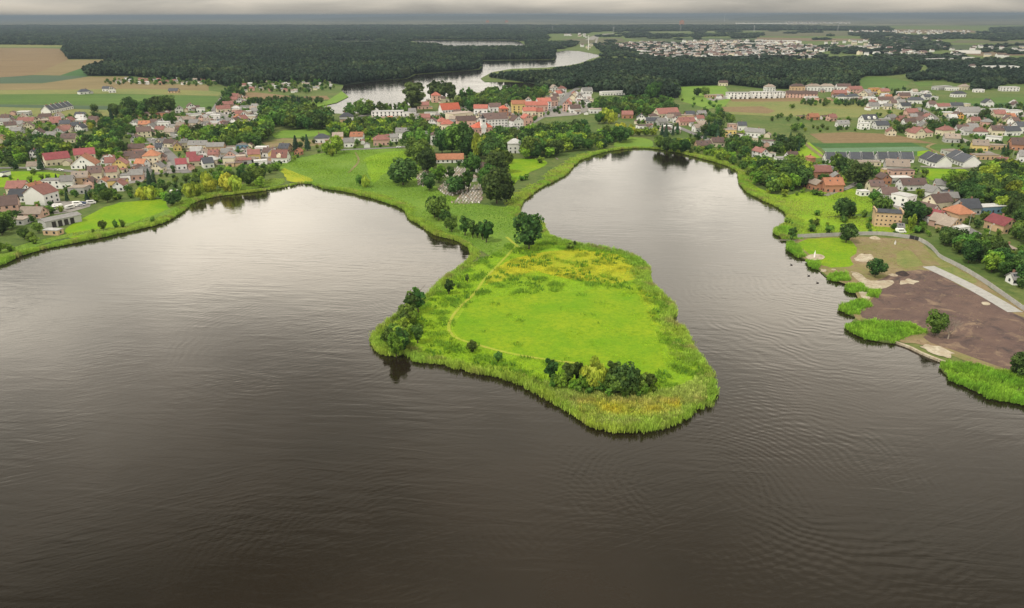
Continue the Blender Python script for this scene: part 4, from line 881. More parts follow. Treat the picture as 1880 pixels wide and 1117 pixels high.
# allotment sheds, each a tiny hut
vs_, fs_ = gable_walls(4, 3.5, 2.3, 1.0, 'x', -.3); shed_proto = []
for wc, rc in (('w', 'w'), ('c', 'g'), ('p', 'r'), ('w', 't')):
    rv, rf = gable_roof(4, 3.5, 2.3, 1.0, 'x', .25); b = len(vs_); me = bpy.data.meshes.new('hut')
    me.from_pydata([tuple(x) for x in vs_] + [tuple(x) for x in rv], [], fs_ + [tuple(i + b for i in q) for q in rf])
    me.materials.append(WALL[wc]); me.materials.append(ROOF[rc])
    for i, p in enumerate(me.polygons): p.material_index = 0 if i < len(fs_) else 1
    shed_proto.append(me)
ALLOT = [[(190,150),(240,146),(330,148),(395,152),(400,158),(300,156),(196,156)], [(405,172),(420,160),(500,153),(600,153),(612,165),(560,172),(470,170)]]
for k, poly in enumerate(ALLOT):
    for x, y in scatter(PP(poly), 26):
        j = random.randrange(4); s = random.uniform(1.0, 1.7)
        q = bpy.data.objects.new('garden_hut', shed_proto[j]); C.objects.link(q); q.location = (x, y, GZ); q.rotation_euler = (0, 0, random.uniform(-.5, .5)); q.scale = (s, s, s)
        tag(q, ('small pale allotment hut below the forest behind the left fields', 'small pale allotment hut between the curved stubble field and the forest')[k], 'hut', ('huts of the allotments behind the left fields', 'huts of the allotments near the far lake')[k])
        FOOT.append((x, y, 3, None, None, 4, 3))
label_all(HOUSES)
# ---- the distant town: too far to count, one object
def far_houses(name, polys, step, label):
    V, F, M = [], [], []
    for poly in polys:
        for x, y in scatter(PP(poly), step):
            Wd, D, h = random.uniform(9, 20), random.uniform(9, 12), random.uniform(4, 8); a = random.uniform(-.6, .6)
            v, f = gable_walls(Wd, D, h, 3.5, 'x', -.5); b = len(V); ca, sa = math.cos(a), math.sin(a)
            V += [(x + p * ca - q * sa, y + p * sa + q * ca, GZ + r_) for p, q, r_ in v]
            F += [tuple(i + b for i in q) for q in f]; M += [random.choice((0, 0, 0, 1))] * 4
            F += [(b + 4, b + 5, b + 9, b + 8), (b + 6, b + 7, b + 8, b + 9)]; M += [random.choice((2, 3, 3, 4, 5))] * 2
    me = bpy.data.meshes.new(name); me.from_pydata(V, [], F)
    for m in (WALL['w'], WALL['c'], ROOF['b'], ROOF['g'], ROOF['b'], ROOF['t']): me.materials.append(m)
    me.polygons.foreach_set('material_index', M)
    tag(link(name, me), label, kind='stuff')
far_houses('distant_town', [[(1120,82),(1200,80),(1290,84),(1400,82),(1480,85),(1530,92),(1500,97),(1420,100),(1380,104),(1290,106),(1200,104),(1140,93)],
    [(1250,78),(1400,76),(1480,80),(1400,84),(1260,83)], [(1160,100),(1290,104),(1420,100),(1500,100),(1480,108),(1380,109),(1250,110),(1180,106)], [(1520,88),(1640,86),(1660,92),(1540,94)], [(1570,100),(1700,97),(1720,103),(1600,106)]], 38, 'dense pale houses of the distant town at right')
far_houses('distant_village', [[(615,70),(690,69),(690,75),(620,75)], [(1620,72),(1720,70),(1740,82),(1660,92),(1600,84)], [(1030,64),(1085,64),(1080,70),(1035,69)], [(1060,85),(1100,84),(1100,90),(1060,91)],
    [(1440,41),(1560,41),(1560,44),(1440,45)], [(800,54),(920,54),(920,58),(800,58)], [(1460,103),(1520,102),(1520,108),(1460,110)], [(1700,128),(1800,126),(1900,130),(1900,133),(1720,133)], [(1760,140),(1900,142),(1900,147),(1780,146)], [(1660,100),(1760,101),(1760,107),(1660,108)], [(1800,116),(1880,117),(1880,122),(1800,121)], [(1500,78),(1620,76),(1640,84),(1520,86)], [(1700,84),(1890,88),(1890,98),(1740,94)], [(1560,92),(1700,92),(1760,100),(1640,104)], [(1780,104),(1890,104),(1890,112),(1790,111)], [(1560,56),(1780,58),(1780,64),(1560,64)]], 84, 'scattered pale hamlets in the hazy distance')
# ================================================================== TREES
LEAF = {
 'o': leaf_mat('leaves_mid', (0.0675, 0.1418, 0.0243), (0.1148, 0.2025, 0.0324), clump=True),
 'd': leaf_mat('leaves_dark', (0.0351, 0.0837, 0.0216), (0.0675, 0.1283, 0.0270), clump=True),
 's': leaf_mat('leaves_alder', (0.0442, 0.1040, 0.0208), (0.0806, 0.1495, 0.0260), clump=True),
 'l': leaf_mat('leaves_light', (0.1620, 0.2903, 0.0297), (0.2362, 0.3510, 0.0378), clump=True),
 'w': leaf_mat('leaves_willow', (0.30, 0.39, 0.045), (0.42, 0.47, 0.06), clump=True, vr=(0.75, 1.15)),
 'c': leaf_mat('needles', (0.0168, 0.0480, 0.0240), (0.0336, 0.0696, 0.0336), 0.05, clump=True),
 'p': leaf_mat('leaves_poplar', (0.0660, 0.1140, 0.0360), (0.1020, 0.1560, 0.0480), clump=True),
 'b': leaf_mat('leaves_bush', (0.1013, 0.2025, 0.0243), (0.1485, 0.2565, 0.0324), clump=True),
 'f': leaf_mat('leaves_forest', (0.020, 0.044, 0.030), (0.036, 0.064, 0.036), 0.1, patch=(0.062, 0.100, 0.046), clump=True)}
def quads_from(cen, nor, size, rs, asp=1.0, hang=False):
    n = len(cen); nor = nor / (np.linalg.norm(nor, axis=1, keepdims=True) + 1e-9)
    up = np.tile([0, 0, 1.0], (n, 1)) + rs.normal(0, .35, (n, 3)); t = np.cross(up, nor); t /= (np.linalg.norm(t, axis=1, keepdims=True) + 1e-9)
    b = np.cross(nor, t)
    if hang: b = np.tile([0, 0, 1.0], (n, 1)) + rs.normal(0, .12, (n, 3))
    s = (size * rs.uniform(.65, 1.3, n))[:, None]; t = t * s * .5; b = b * s * .5 * asp
    V = np.stack([cen - t - b, cen + t - b * .6, cen + t * .7 + b, cen - t * .8 + b * .9], 1).reshape(-1, 3)
    F = np.arange(4 * n).reshape(n, 4)
    return V, F
def crown_mesh(kind, nq, seed, leaf=None):
    """a crown of unit tree height: leaf clumps spread over lobes, with gaps between the lobes"""
    rs = np.random.default_rng(seed)
    if kind == 'c':
        z = rs.power(1.4, nq); z = .1 + .9 * (1 - z); a = rs.uniform(0, 2 * np.pi, nq)
        lay = .86 + .14 * np.sin(z * 55 + a * 2); r = .23 * (1.03 - z) ** .8 * lay * rs.uniform(.75, 1.05, nq)
        cen = np.stack([r * np.cos(a), r * np.sin(a), z], 1); nor = np.stack([np.cos(a), np.sin(a), np.full(nq, .75)], 1) + rs.normal(0, .35, (nq, 3))
        V, F = quads_from(cen, nor, leaf or .05, rs); tint = np.repeat(rs.uniform(.6, 1.4, len(F)), 4)
        core = [(0.19, .10), (.12, .45), (.05, .8), (.01, .98)]
    else:
        if kind == 'p': R_, z0, z1, nl = .17, .12, 1.0, 18
        elif kind == 's': R_, z0, z1, nl = .27, .16, 1.0, 17
        elif kind == 'w': R_, z0, z1, nl = .47, .06, .97, 22
        elif kind == 'b': R_, z0, z1, nl = .72, .02, 1.0, 11
        elif kind == 'f': R_, z0, z1, nl = .38, .08, 1.0, 9
        else: R_, z0, z1, nl = .47, .12, 1.0, 30
        zm = (z0 + z1) / 2; hz = (z1 - z0) / 2; lobes = []
        while len(lobes) < nl:
            d = rs.normal(size=3); d /= np.linalg.norm(d); rr = rs.uniform(.45, .82) if kind in 'ps' else rs.uniform(.5, .80)
            if kind in 'os' and d[2] < -.75: continue
            c = np.array([d[0] * R_ * rr, d[1] * R_ * rr, zm + d[2] * hz * rr])
            lobes.append((c, rs.uniform(.20, .37) * (R_ + hz) / 2 * (1.1 if kind in 'odlw' else .85), d))
        k = nq // nl; Vs, Fs, Ts, b = [], [], [], 0
        for c, r, d in lobes:
            q = rs.normal(size=(k, 3)); q /= np.linalg.norm(q, axis=1, keepdims=True); q += d * .45 + np.array([0, 0, .25]); q /= np.linalg.norm(q, axis=1, keepdims=True)
            cen = c + q * r * rs.uniform(.72, 1.08, (k, 1)); cen[:, 2] = np.maximum(cen[:, 2], z0 * .5)
            nor = q + rs.normal(0, .45, (k, 3))
            if kind == 'w':
                cen[:, 2] -= np.abs(rs.normal(0, .035, k)); v, f = quads_from(cen, nor, .042, rs, 2.2, True)
            else: v, f = quads_from(cen, nor, leaf or .062, rs)
            Vs.append(v); Fs.append(f + b); b += len(v); Ts.append(np.repeat(rs.uniform(.62, 1.38) * rs.uniform(.7, 1.3, len(f)), 4))
        V = np.concatenate(Vs); F = np.concatenate(Fs); tint = np.concatenate(Ts)
        core = [(R_ * .35, z0 + .1 * hz), (R_ * .55, zm - hz * .3), (R_ * .55, zm + hz * .22), (R_ * .25, zm + hz * .6)]
    # shaded inner mass of twigs and leaves so the crown is not a shell
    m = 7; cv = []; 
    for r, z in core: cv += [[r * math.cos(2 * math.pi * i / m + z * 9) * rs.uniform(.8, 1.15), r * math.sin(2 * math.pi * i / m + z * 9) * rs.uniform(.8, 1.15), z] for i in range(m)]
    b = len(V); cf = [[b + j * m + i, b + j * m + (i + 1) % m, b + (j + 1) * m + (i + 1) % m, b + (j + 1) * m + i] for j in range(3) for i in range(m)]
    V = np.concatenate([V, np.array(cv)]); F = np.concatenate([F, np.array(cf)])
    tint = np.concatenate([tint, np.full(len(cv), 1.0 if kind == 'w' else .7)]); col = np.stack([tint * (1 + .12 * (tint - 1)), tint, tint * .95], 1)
    return tri_mesh('crown', V, F, col, LEAF[kind])
def tube(v, f, a, b, r0, r1, n=6):
    a, b = Vector(a), Vector(b); t = (b - a).normalized(); u = t.orthogonal().normalized(); w = t.cross(u); k = len(v)
    for p, r in ((a, r0), (b, r1)): v += [p + (u * math.cos(2 * math.pi * i / n) + w * math.sin(2 * math.pi * i / n)) * r for i in range(n)]
    f += [(k + i, k + (i + 1) % n, k + n + (i + 1) % n, k + n + i) for i in range(n)]
def trunk_mesh(kind, seed):
    rs = random.Random(seed); v, f = [], []; top = .92 if kind in 'cps' else .62
    p0 = Vector((0, 0, -.04)); p1 = Vector((rs.uniform(-.01, .01), rs.uniform(-.01, .01), top * .45)); p2 = Vector((rs.uniform(-.03, .03), rs.uniform(-.03, .03), top))
    tube(v, f, p0, p1, .026, .018); tube(v, f, p1, p2, .018, .006)
    for i in range(6):
        z = top * (.28 + .1 * i); a = rs.uniform(0, 6.28); L = (.1 if kind in 'cp' else .24) * rs.uniform(.8, 1.2); q = p0.lerp(p2, z / top)
        tube(v, f, q, q + Vector((math.cos(a) * L, math.sin(a) * L, L * .8)), .010, .003, 5)
    me = bpy.data.meshes.new('trunk'); me.from_pydata([tuple(x) for x in v], [], f); me.materials.append(M_bark)
    return me
PROTO = {}
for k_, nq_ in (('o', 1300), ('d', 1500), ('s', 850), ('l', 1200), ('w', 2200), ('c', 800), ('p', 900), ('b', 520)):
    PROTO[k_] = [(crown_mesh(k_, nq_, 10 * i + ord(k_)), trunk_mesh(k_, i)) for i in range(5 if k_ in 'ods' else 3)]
TNAME = dict(o=('broadleaf_tree', 'mid green broadleaf tree', 'tree'), d=('broadleaf_tree', 'dark green round-crowned tree', 'tree'), s=('alder_tree', 'slender dark alder', 'tree'),
             l=('broadleaf_tree', 'light green leafy tree', 'tree'), w=('willow_tree', 'yellow-green drooping willow', 'tree'), c=('conifer_tree', 'dark pointed conifer', 'tree'),
             p=('poplar_tree', 'tall narrow poplar', 'tree'), b=('bush', 'low rounded green bush', 'bush'))
TREES = []                                   # x, y, height m, kind, width factor, fixed
def T(px, py, hpx, kind='o', wf=1.0):
    p = P(px, py); TREES.append((p.x, p.y, hpx / ppm(p) * 1.2, kind, wf, True))
for q in """971 458 56 d 1.0|806 405 40 o 1|798 400 36 o 1|820 419 32 s 1.2|829 426 26 o .9|854 433 34 s 1.1|868 437 28 s 1|877 438 24 s 1|893 446 38 s 1.1|886 441 30 s 1
768 574 46 s 1|757 579 40 s 1.1|744 591 30 o .9|736 642 42 s 1.1|714 636 32 o .8|728 655 40 l .7|720 645 30 s 1|742 648 34 s 1|767 631 34 s 1.1|824 541 27 s 1.2|867 648 20 o 1|915 665 17 o 1|858 520 16 s .8|842 530 10 b .7|740 612 26 l 1|722 618 22 o 1|752 622 24 l 1
1012 701 42 s 1|1043 709 44 s 1|1059 702 38 s 1|1030 713 26 l 1|1088 714 50 w .95|1072 716 26 l 1|1126 712 48 s 1|1147 724 52 d .95|1131 726 42 o 1|1166 721 34 o 1|1190 713 26 o 1|1110 706 28 l 1|1181 726 20 l 1|1020 708 20 o 1|1052 718 18 l 1|1100 720 24 o 1|1150 730 24 b .7|1062 722 18 b .7|1118 728 20 b .7|1036 716 16 b .7|1172 730 16 b .7|1200 722 14 b .7|1016 714 16 b .7|1082 726 18 b .7|1140 716 34 s 1.2|1156 712 30 o 1|1134 704 36 s 1|746 604 30 s 1|730 628 28 l 1|760 598 24 l .9|748 636 22 b .8|772 612 16 b .8
1046 458 12 b 1.2|1055 452 9 s 1|964 404 8 b 1|740 340 42 d 1.25|726 336 26 d 1|766 302 42 o 1|776 312 40 o 1|786 318 38 d .9|770 284 40 o 1|757 282 38 d 1|788 350 28 d 1|806 336 28 l 1|833 356 27 d 1.3|845 352 26 d 1|828 334 26 s 1.2|860 352 38 s .9|868 322 34 o 1|843 305 9 d 1|857 306 12 d .8
912 332 44 d 1|918 318 40 o 1|912 374 56 d .95|900 352 42 o 1|930 372 36 d .8|896 362 34 d .8|891 346 36 o .9|830 284 44 o 1|848 282 46 d 1|812 284 40 d .9|842 272 40 o 1|881 292 42 w .6|905 302 42 d 1|896 293 36 o 1|868 288 36 d .9|886 280 30 o 1|775 296 34 l .9|916 296 30 d .9|857 290 28 d .8
262 367 21 w 1|278 367 24 w .9|294 365 17 l 1|303 368 15 l 1|317 378 20 d 1.2|326 372 18 d 1|349 363 24 w 1|364 361 24 w 1|381 341 24 w .9|385 352 24 w 1.1|421 351 30 w 1|433 352 27 w .9|404 345 22 l 1|457 342 24 o 1|474 338 28 o .9|484 333 28 s 1|478 345 18 l 1|508 314 15 l 1|496 320 14 o 1|447 334 20 d 1
661 341 17 o .8|672 344 21 w .8|15 422 30 o 1|4 432 28 d 1|58 444 18 b .8|46 440 20 o 1|72 428 18 o 1|0 465 20 l 1|20 462 15 b .8|76 313 26 c 1|161 371 19 c 1|124 370 17 c 1|105 335 14 c 1|178 351 18 c 1|190 423 16 o .9|213 419 14 b .6|226 418 15 b .6|281 411 13 b .6|171 427 7 b .8|64 448 14 b .8
276 341 26 c 1|284 338 18 c 1|565 277 25 c 1|544 279 25 c 1.2|618 283 28 l 1|600 284 18 l 1|610 288 14 l 1|160 316 12 c 1|63 322 11 o 1|20 330 8 b .8|57 335 10 b .8|78 330 9 b .9|88 330 9 b .9|95 392 13 b 1|84 396 12 b 1|112 390 12 l 1|60 408 12 o 1|190 365 24 d 1|198 372 22 o 1
1553 446 30 d 1.1|1606 509 30 d 1.05|1716 618 44 o .85|1871 692 40 d 1|1675 412 38 d 1.1|1688 406 28 d 1|1548 402 32 d 1.15|1560 400 22 d 1|1586 400 15 b .7|1617 396 32 o 1|1604 372 20 o 1|1576 342 36 d 1.2|1590 338 26 d 1|1672 424 26 l .5|1683 428 13 b 1|1692 427 13 b .9|1452 444 25 s 1|1445 412 12 b .9|1500 396 10 b 1|1490 426 14 b 1|1520 428 14 b 1|1564 424 12 b .8|1598 428 7 b 1|1643 431 7 b 1
1497 358 9 b 1.6|1506 360 9 b 1.5|1520 350 13 l .8|1543 348 16 l .8|1512 342 20 o 1|1450 344 34 d 1.1|1430 348 30 o 1|1470 344 32 d 1.2|1478 330 28 l 1|1425 352 18 l 1|1400 340 22 d 1|1395 330 20 o 1|1440 362 14 l 1|1410 355 10 w 1|763 206 52 p 1.6|757 206 40 p 1.4|792 186 30 p 1.1|800 186 34 p 1.2|808 186 32 p 1.1|816 186 33 p 1.2|826 186 32 p 1.4|832 187 26 p 1.2|848 186 20 s 1|862 186 22 s 1
175 207 14 d 1.2|206 222 18 c 1.2|170 238 16 o 1|168 240 15 w .8|212 214 20 d 1|240 208 24 d 1.1|258 214 12 o 1|290 208 26 d 1.2|310 208 28 d 1.1|275 208 22 d 1|315 232 22 o 1|326 224 14 o 1|340 250 18 l 1|258 273 18 l 1|245 250 14 o 1|300 262 16 o 1|1195 184 24 d .9|1205 182 26 d 1|1235 176 20 d 1|1110 226 24 w .9|1122 227 22 w .9|1100 228 18 o 1|1294 178 16 o 1|1280 178 14 d 1|1459 243 15 o 1|1455 199 7 b 1.4|1320 198 6 b 1.6|1310 197 5 b 1.6
1138 262 26 d 1.2|1150 258 22 o 1|1140 248 20 w 1|1158 250 18 w .9|1185 250 14 l 1.3|1198 250 14 l 1.2|1172 250 13 l 1.2|1215 250 18 c 1|1222 254 22 c 1|1235 250 16 c 1|1243 246 18 c 1|1210 274 22 o 1|1224 280 24 d 1|1238 282 20 o 1|1255 282 22 d 1|1080 276 18 o 1|1060 272 22 o 1|1035 280 14 l 1|1062 266 14 l 1|992 300 12 b 1|966 330 10 b 1|958 332 9 b 1|942 338 7 b 1|985 292 26 d .9|975 290 34 o 1|965 292 20 l 1""".replace('\n', '|').split('|'):
    a = q.split(); T(float(a[0]), float(a[1]), float(a[2]), a[3], float(a[4]))
# woods, belts and gardens: base outlines on the ground (photo pixels), spacing, height range, kinds
WOODS = [
 ([(0,292),(18,270),(60,264),(108,268),(128,284),(84,300),(74,314),(0,313)], 9, 8, 13, 'ddool'), ([(138,266),(180,254),(226,254),(232,276),(224,296),(150,288)], 9, 8, 13, 'ddol'),
 ([(212,210),(240,204),(322,204),(330,211),(300,213),(215,216)], 11, 9, 14, 'ddo'), ([(190,226),(245,224),(250,240),(200,250),(185,240)], 10, 5, 9, 'doo'),
 ([(335,265),(352,253),(395,251),(440,247),(475,234),(498,238),(500,252),(482,266),(470,276),(420,278),(380,276),(340,273)], 9, 9, 15, 'ollod'), ([(484,208),(500,202),(560,206),(578,213),(605,222),(612,240),(530,240),(480,228)], 10, 11, 17, 'ddoo'),
 ([(450,192),(480,187),(540,186),(592,187),(592,192),(460,194)], 9, 7, 10, 'cdd'), ([(598,242),(640,230),(690,227),(740,226),(790,228),(802,248),(770,253),(700,256),(660,256),(608,254)], 9, 6, 11, 'oolld'),
 ([(632,214),(650,208),(700,207),(740,205),(762,208),(762,213),(690,213),(640,219)], 10, 11, 18, 'oosp'), ([(838,198),(872,187),(960,180),(986,182),(992,194),(960,198),(905,202),(860,202)], 10, 9, 14, 'ddoo'),
 ([(842,186),(880,180),(900,172),(960,170),(1000,172),(1010,182),(960,182),(900,186)], 12, 9, 14, 'ooss'),
 ([(1088,202),(1100,197),(1160,190),(1232,194),(1242,212),(1170,215),(1120,218)], 11, 9, 14, 'ddoo'), ([(890,266),(905,252),(960,247),(1020,243),(1080,238),(1082,264),(1062,277),(1040,284),(1008,292),(968,294),(962,284),(932,284),(926,272),(890,280)], 9, 8, 14, 'ddoodl'),
 ([(1080,264),(1100,248),(1128,244),(1130,266),(1118,274),(1060,280)], 9, 6, 11, 'oodl'), ([(1200,268),(1230,260),(1275,267),(1330,286),(1370,295),(1420,307),(1442,322),(1400,330),(1370,326),(1366,315),(1300,290),(1240,278)], 9, 5, 9, 'oodll'),
 ([(1275,260),(1290,240),(1325,236),(1330,256),(1310,264)], 9, 8, 13, 'ccd'), ([(1330,270),(1345,260),(1392,264),(1402,282),(1350,294)], 9, 7, 11, 'ddo'), ([(1420,288),(1425,264),(1470,263),(1478,279),(1460,284)], 8, 8, 12, 'cds'),
 ([(1374,314),(1420,305),(1480,308),(1490,332),(1486,345),(1450,352),(1420,358),(1388,344)], 8, 7, 12, 'ddool'), ([(1520,308),(1560,307),(1592,320),(1602,340),(1560,346),(1545,332)], 8, 7, 12, 'ddo'),
 ([(1692,354),(1740,348),(1772,347),(1800,328),(1850,322),(1900,324),(1900,445),(1862,420),(1845,392),(1800,386),(1762,378),(1752,360)], 8, 9, 15, 'dddol'), ([(1704,448),(1740,442),(1790,452),(1830,470),(1900,494),(1900,545),(1862,524),(1800,500),(1755,476),(1726,460)], 7, 7, 11, 'dddol'),
 ([(1870,395),(1900,395),(1900,470),(1866,440)], 8, 7, 11, 'ddo'), ([(1540,186),(1570,188),(1600,194),(1590,198),(1550,194)], 12, 5, 8, 'cd'), ([(1462,188),(1560,190),(1560,196),(1470,196)], 10, 4, 8, 'dob'),
 ([(1690,206),(1720,204),(1735,214),(1720,218),(1700,214)], 12, 6, 9, 'co'), ([(1700,236),(1730,228),(1755,236),(1750,244),(1715,250),(1702,246)], 10, 7, 12, 'ddo'), ([(1704,262),(1740,262),(1736,268),(1708,270)], 9, 6, 10, 'do'),
 ([(1765,282),(1800,282),(1800,292),(1770,292)], 10, 5, 9, 'cdo'), ([(1795,214),(1822,214),(1822,222),(1796,222)], 11, 7, 11, 'do'), ([(1830,200),(1890,200),(1890,206),(1830,206)], 12, 6, 9, 'cd'), ([(1830,276),(1856,278),(1856,290),(1832,288)], 9, 6, 9, 'ccd'),
 ([(1440,236),(1500,232),(1560,236),(1600,240),(1600,246),(1560,243),(1490,244),(1440,246)], 13, 4, 7, 'obdl'), ([(1400,216),(1480,216),(1560,218),(1560,224),(1480,226),(1400,224)], 14, 4, 7, 'obd'), ([(1276,214),(1320,206),(1335,216),(1360,224),(1340,232),(1290,230)], 12, 6, 10, 'ood'),
 ([(1240,186),(1330,176),(1334,186),(1300,200),(1250,200)], 26, 4, 8, 'bo'), ([(405,172),(420,160),(500,152),(600,152),(616,164),(560,172),(470,170)], 15, 4, 8, 'ood'), ([(190,152),(240,146),(330,148),(398,152),(402,160),(300,157),(196,157)], 16, 4, 8, 'ood'),
 ([(396,196),(405,182),(425,165),(440,162),(436,176),(415,196),(404,204)], 10, 8, 12, 'dd'), ([(410,178),(450,168),(452,176),(430,184)], 12, 6, 9, 'do'), ([(1080,200),(1106,190),(1110,200),(1090,212)], 11, 8, 12, 'ddo'), ([(170,218),(190,214),(200,226),(180,236),(165,232)], 11, 7, 10, 'dc'),
 ([(0,244),(34,244),(110,250),(112,258),(40,262),(0,254)], 13, 6, 10, 'dool'), ([(1640,204),(1680,208),(1690,214),(1660,212)], 14, 4, 7, 'do'), ([(1560,226),(1586,224),(1590,234),(1560,236)], 12, 4, 6, 'ol'), ([(1640,240),(1668,236),(1670,250),(1650,252)], 11, 6, 9, 'do'),
]
GARDENS = [([(-10,400),(40,380),(120,352),(200,346),(250,338),(300,334),(340,322),(460,306),(520,304),(515,316),(460,330),(400,346),(350,358),(250,364),(180,372),(112,366),(100,384),(60,404),(0,440)], 8.5, 3, 6.5, 'olbod'),
 ([(0,218),(180,216),(180,260),(60,262),(0,250)], 9, 3, 6.5, 'odlb'), ([(180,216),(330,214),(470,180),(480,230),(330,262),(240,275),(180,262)], 9.5, 3, 6.5, 'odb'), ([(190,300),(330,282),(440,280),(500,285),(500,298),(380,302),(330,322),(200,342)], 8.5, 2.5, 5, 'olbd'),
 ([(540,262),(600,256),(760,250),(770,266),(740,272),(650,276),(560,284)], 11, 3, 7, 'olbd'), ([(760,225),(840,205),(950,195),(1060,170),(1080,200),(1000,215),(960,240),(880,262),(770,266)], 11, 3.5, 7, 'dob'), ([(1150,215),(1300,205),(1300,260),(1200,250)], 17, 3, 8, 'odb'),
 ([(1280,262),(1420,240),(1440,280),(1400,296),(1300,282)], 13, 3, 7, 'odl'), ([(1530,168),(1660,164),(1720,180),(1700,205),(1600,200),(1530,190)], 11, 3, 6.5, 'odc'), ([(1600,212),(1700,206),(1880,190),(1880,250),(1800,262),(1700,256),(1620,244)], 11, 3, 6.5, 'odb'),
 ([(1740,255),(1880,262),(1880,300),(1760,298)], 12, 3, 7, 'odb'), ([(1480,300),(1560,300),(1700,318),(1700,350),(1760,372),(1850,392),(1860,440),(1800,432),(1720,395),(1640,350),(1560,352),(1480,350)], 9, 3, 6.5, 'odlb'), ([(1440,404),(1600,396),(1700,416),(1660,430),(1560,424),(1470,430)], 13, 2, 5, 'blo'),
 ([(1380,318),(1480,350),(1470,360),(1400,356)], 9, 2, 4, 'bl'), ([(1640,368),(1700,400),(1740,430),(1700,436),(1690,420),(1655,400)], 10, 2, 5, 'blo'), ([(1790,430),(1860,430),(1890,480),(1850,470)], 9, 4, 8, 'odl'), ([(500,280),(560,284),(540,294),(505,300)], 9, 2, 4, 'blo')]
foot = np.array([(a[0], a[1], a[2]) for a in FOOT])
def clear_of_houses(xy, k=0.70, add=1.0):
    ok = np.ones(len(xy), bool)
    for x, y, r in foot: ok &= (np.hypot(xy[:, 0] - x, xy[:, 1] - y) > r * k + add)
    return ok
def dry(xy, m=0):
    ok = np.ones(len(xy), bool)
    for poly in LAKES: ok &= ~inside([(p.x, p.y) for p in poly], xy)
    return ok
roads_ = []
for n_, p_, w_, m_, l_ in STREETS:
    q = smooth_open(PP(p_), 1); roads_ += [(a, b, w_ / 2 + 1.2) for a, b in zip(q[:-1], q[1:])]
def off_roads(xy):
    ok = np.ones(len(xy), bool)
    for a, b, w in roads_:
        d = np.array([b.x - a.x, b.y - a.y]); L = (d @ d) or 1; r = xy - np.array([a.x, a.y]); t = np.clip(r @ d / L, 0, 1)
        ok &= np.hypot(*(r - t[:, None] * d).T) > w
    return ok
hid = []                                     # keep the shown fronts of the buildings free of tall trees
for c_x, c_y, r, a, b, D, hh in FOOT:
    if a is not None: hid.append((c_x, c_y, r, hh))
def fill(defs, small):
    for poly, step, h0, h1, kinds in defs:
        xy = scatter(PP(poly), step); xy = xy[dry(xy)]; xy = xy[clear_of_houses(xy)]; xy = xy[off_roads(xy)]
        for x, y in xy:
            h = random.uniform(h0, h1); k = random.choice(kinds)
            if k == 'b': h = min(h, 4.0)
            if small and k == 'w': k = 'l'
            # in front of a house: keep it lower than would hide the house
            for hx, hy, r, hh in hid:
                dy = hy - y
                if 0 < dy < 26 and abs(hx - x * hy / max(y, 1)) < r * .9:
                    h = min(h, max(2.2, dy * 110 / max(hy, 1) * 1.0 + 1.6)); break
            TREES.append((x, y, h, k, random.uniform(.85, 1.15), False))
fill(WOODS, False); fill(GARDENS, True)

# the 300 that show largest are single trees with trunk and crown; the rest of the woods reads as one mass
def shown(t): return t[2] * FPX / math.hypot(t[1], 110) * (1.6 if t[5] else 1.0)
TREES.sort(key=shown, reverse=True)
singles = [t for t in TREES if t[3] != 'b'][:300]; bushes = [t for t in TREES if t[3] == 'b'][:200]
sid = set(map(id, singles)) | set(map(id, bushes)); rest = [t for t in TREES if id(t) not in sid]
lab = []
for i, (x, y, h, k, wf, fx) in enumerate(singles):
    cm, tm = random.choice(PROTO[k]); nm, look, cat = TNAME[k]
    o = empty(nm, (x, y, GZ), random.uniform(0, 6.28)); o.scale = (h * wf, h * wf, h); tag(o, None, cat, 'trees around the lakes')
    for n, me in (('trunk', tm), ('crown', cm)): c = bpy.data.objects.new(n, me); C.objects.link(c); c.parent = o
    lab.append((o, look, Vector((x, y, GZ))))
for x, y, h, k, wf, fx in bushes:
    cm = random.choice(PROTO['b'])[0]; o = bpy.data.objects.new('bush', cm); C.objects.link(o); o.location = (x, y, GZ - .1); o.rotation_euler = (0, 0, random.uniform(0, 6.28)); o.scale = (h * wf, h * wf, h)
    tag(o, None, 'bush', 'bushes around the lakes'); lab.append((o, TNAME['b'][1], Vector((x, y, GZ))))
label_all(lab)

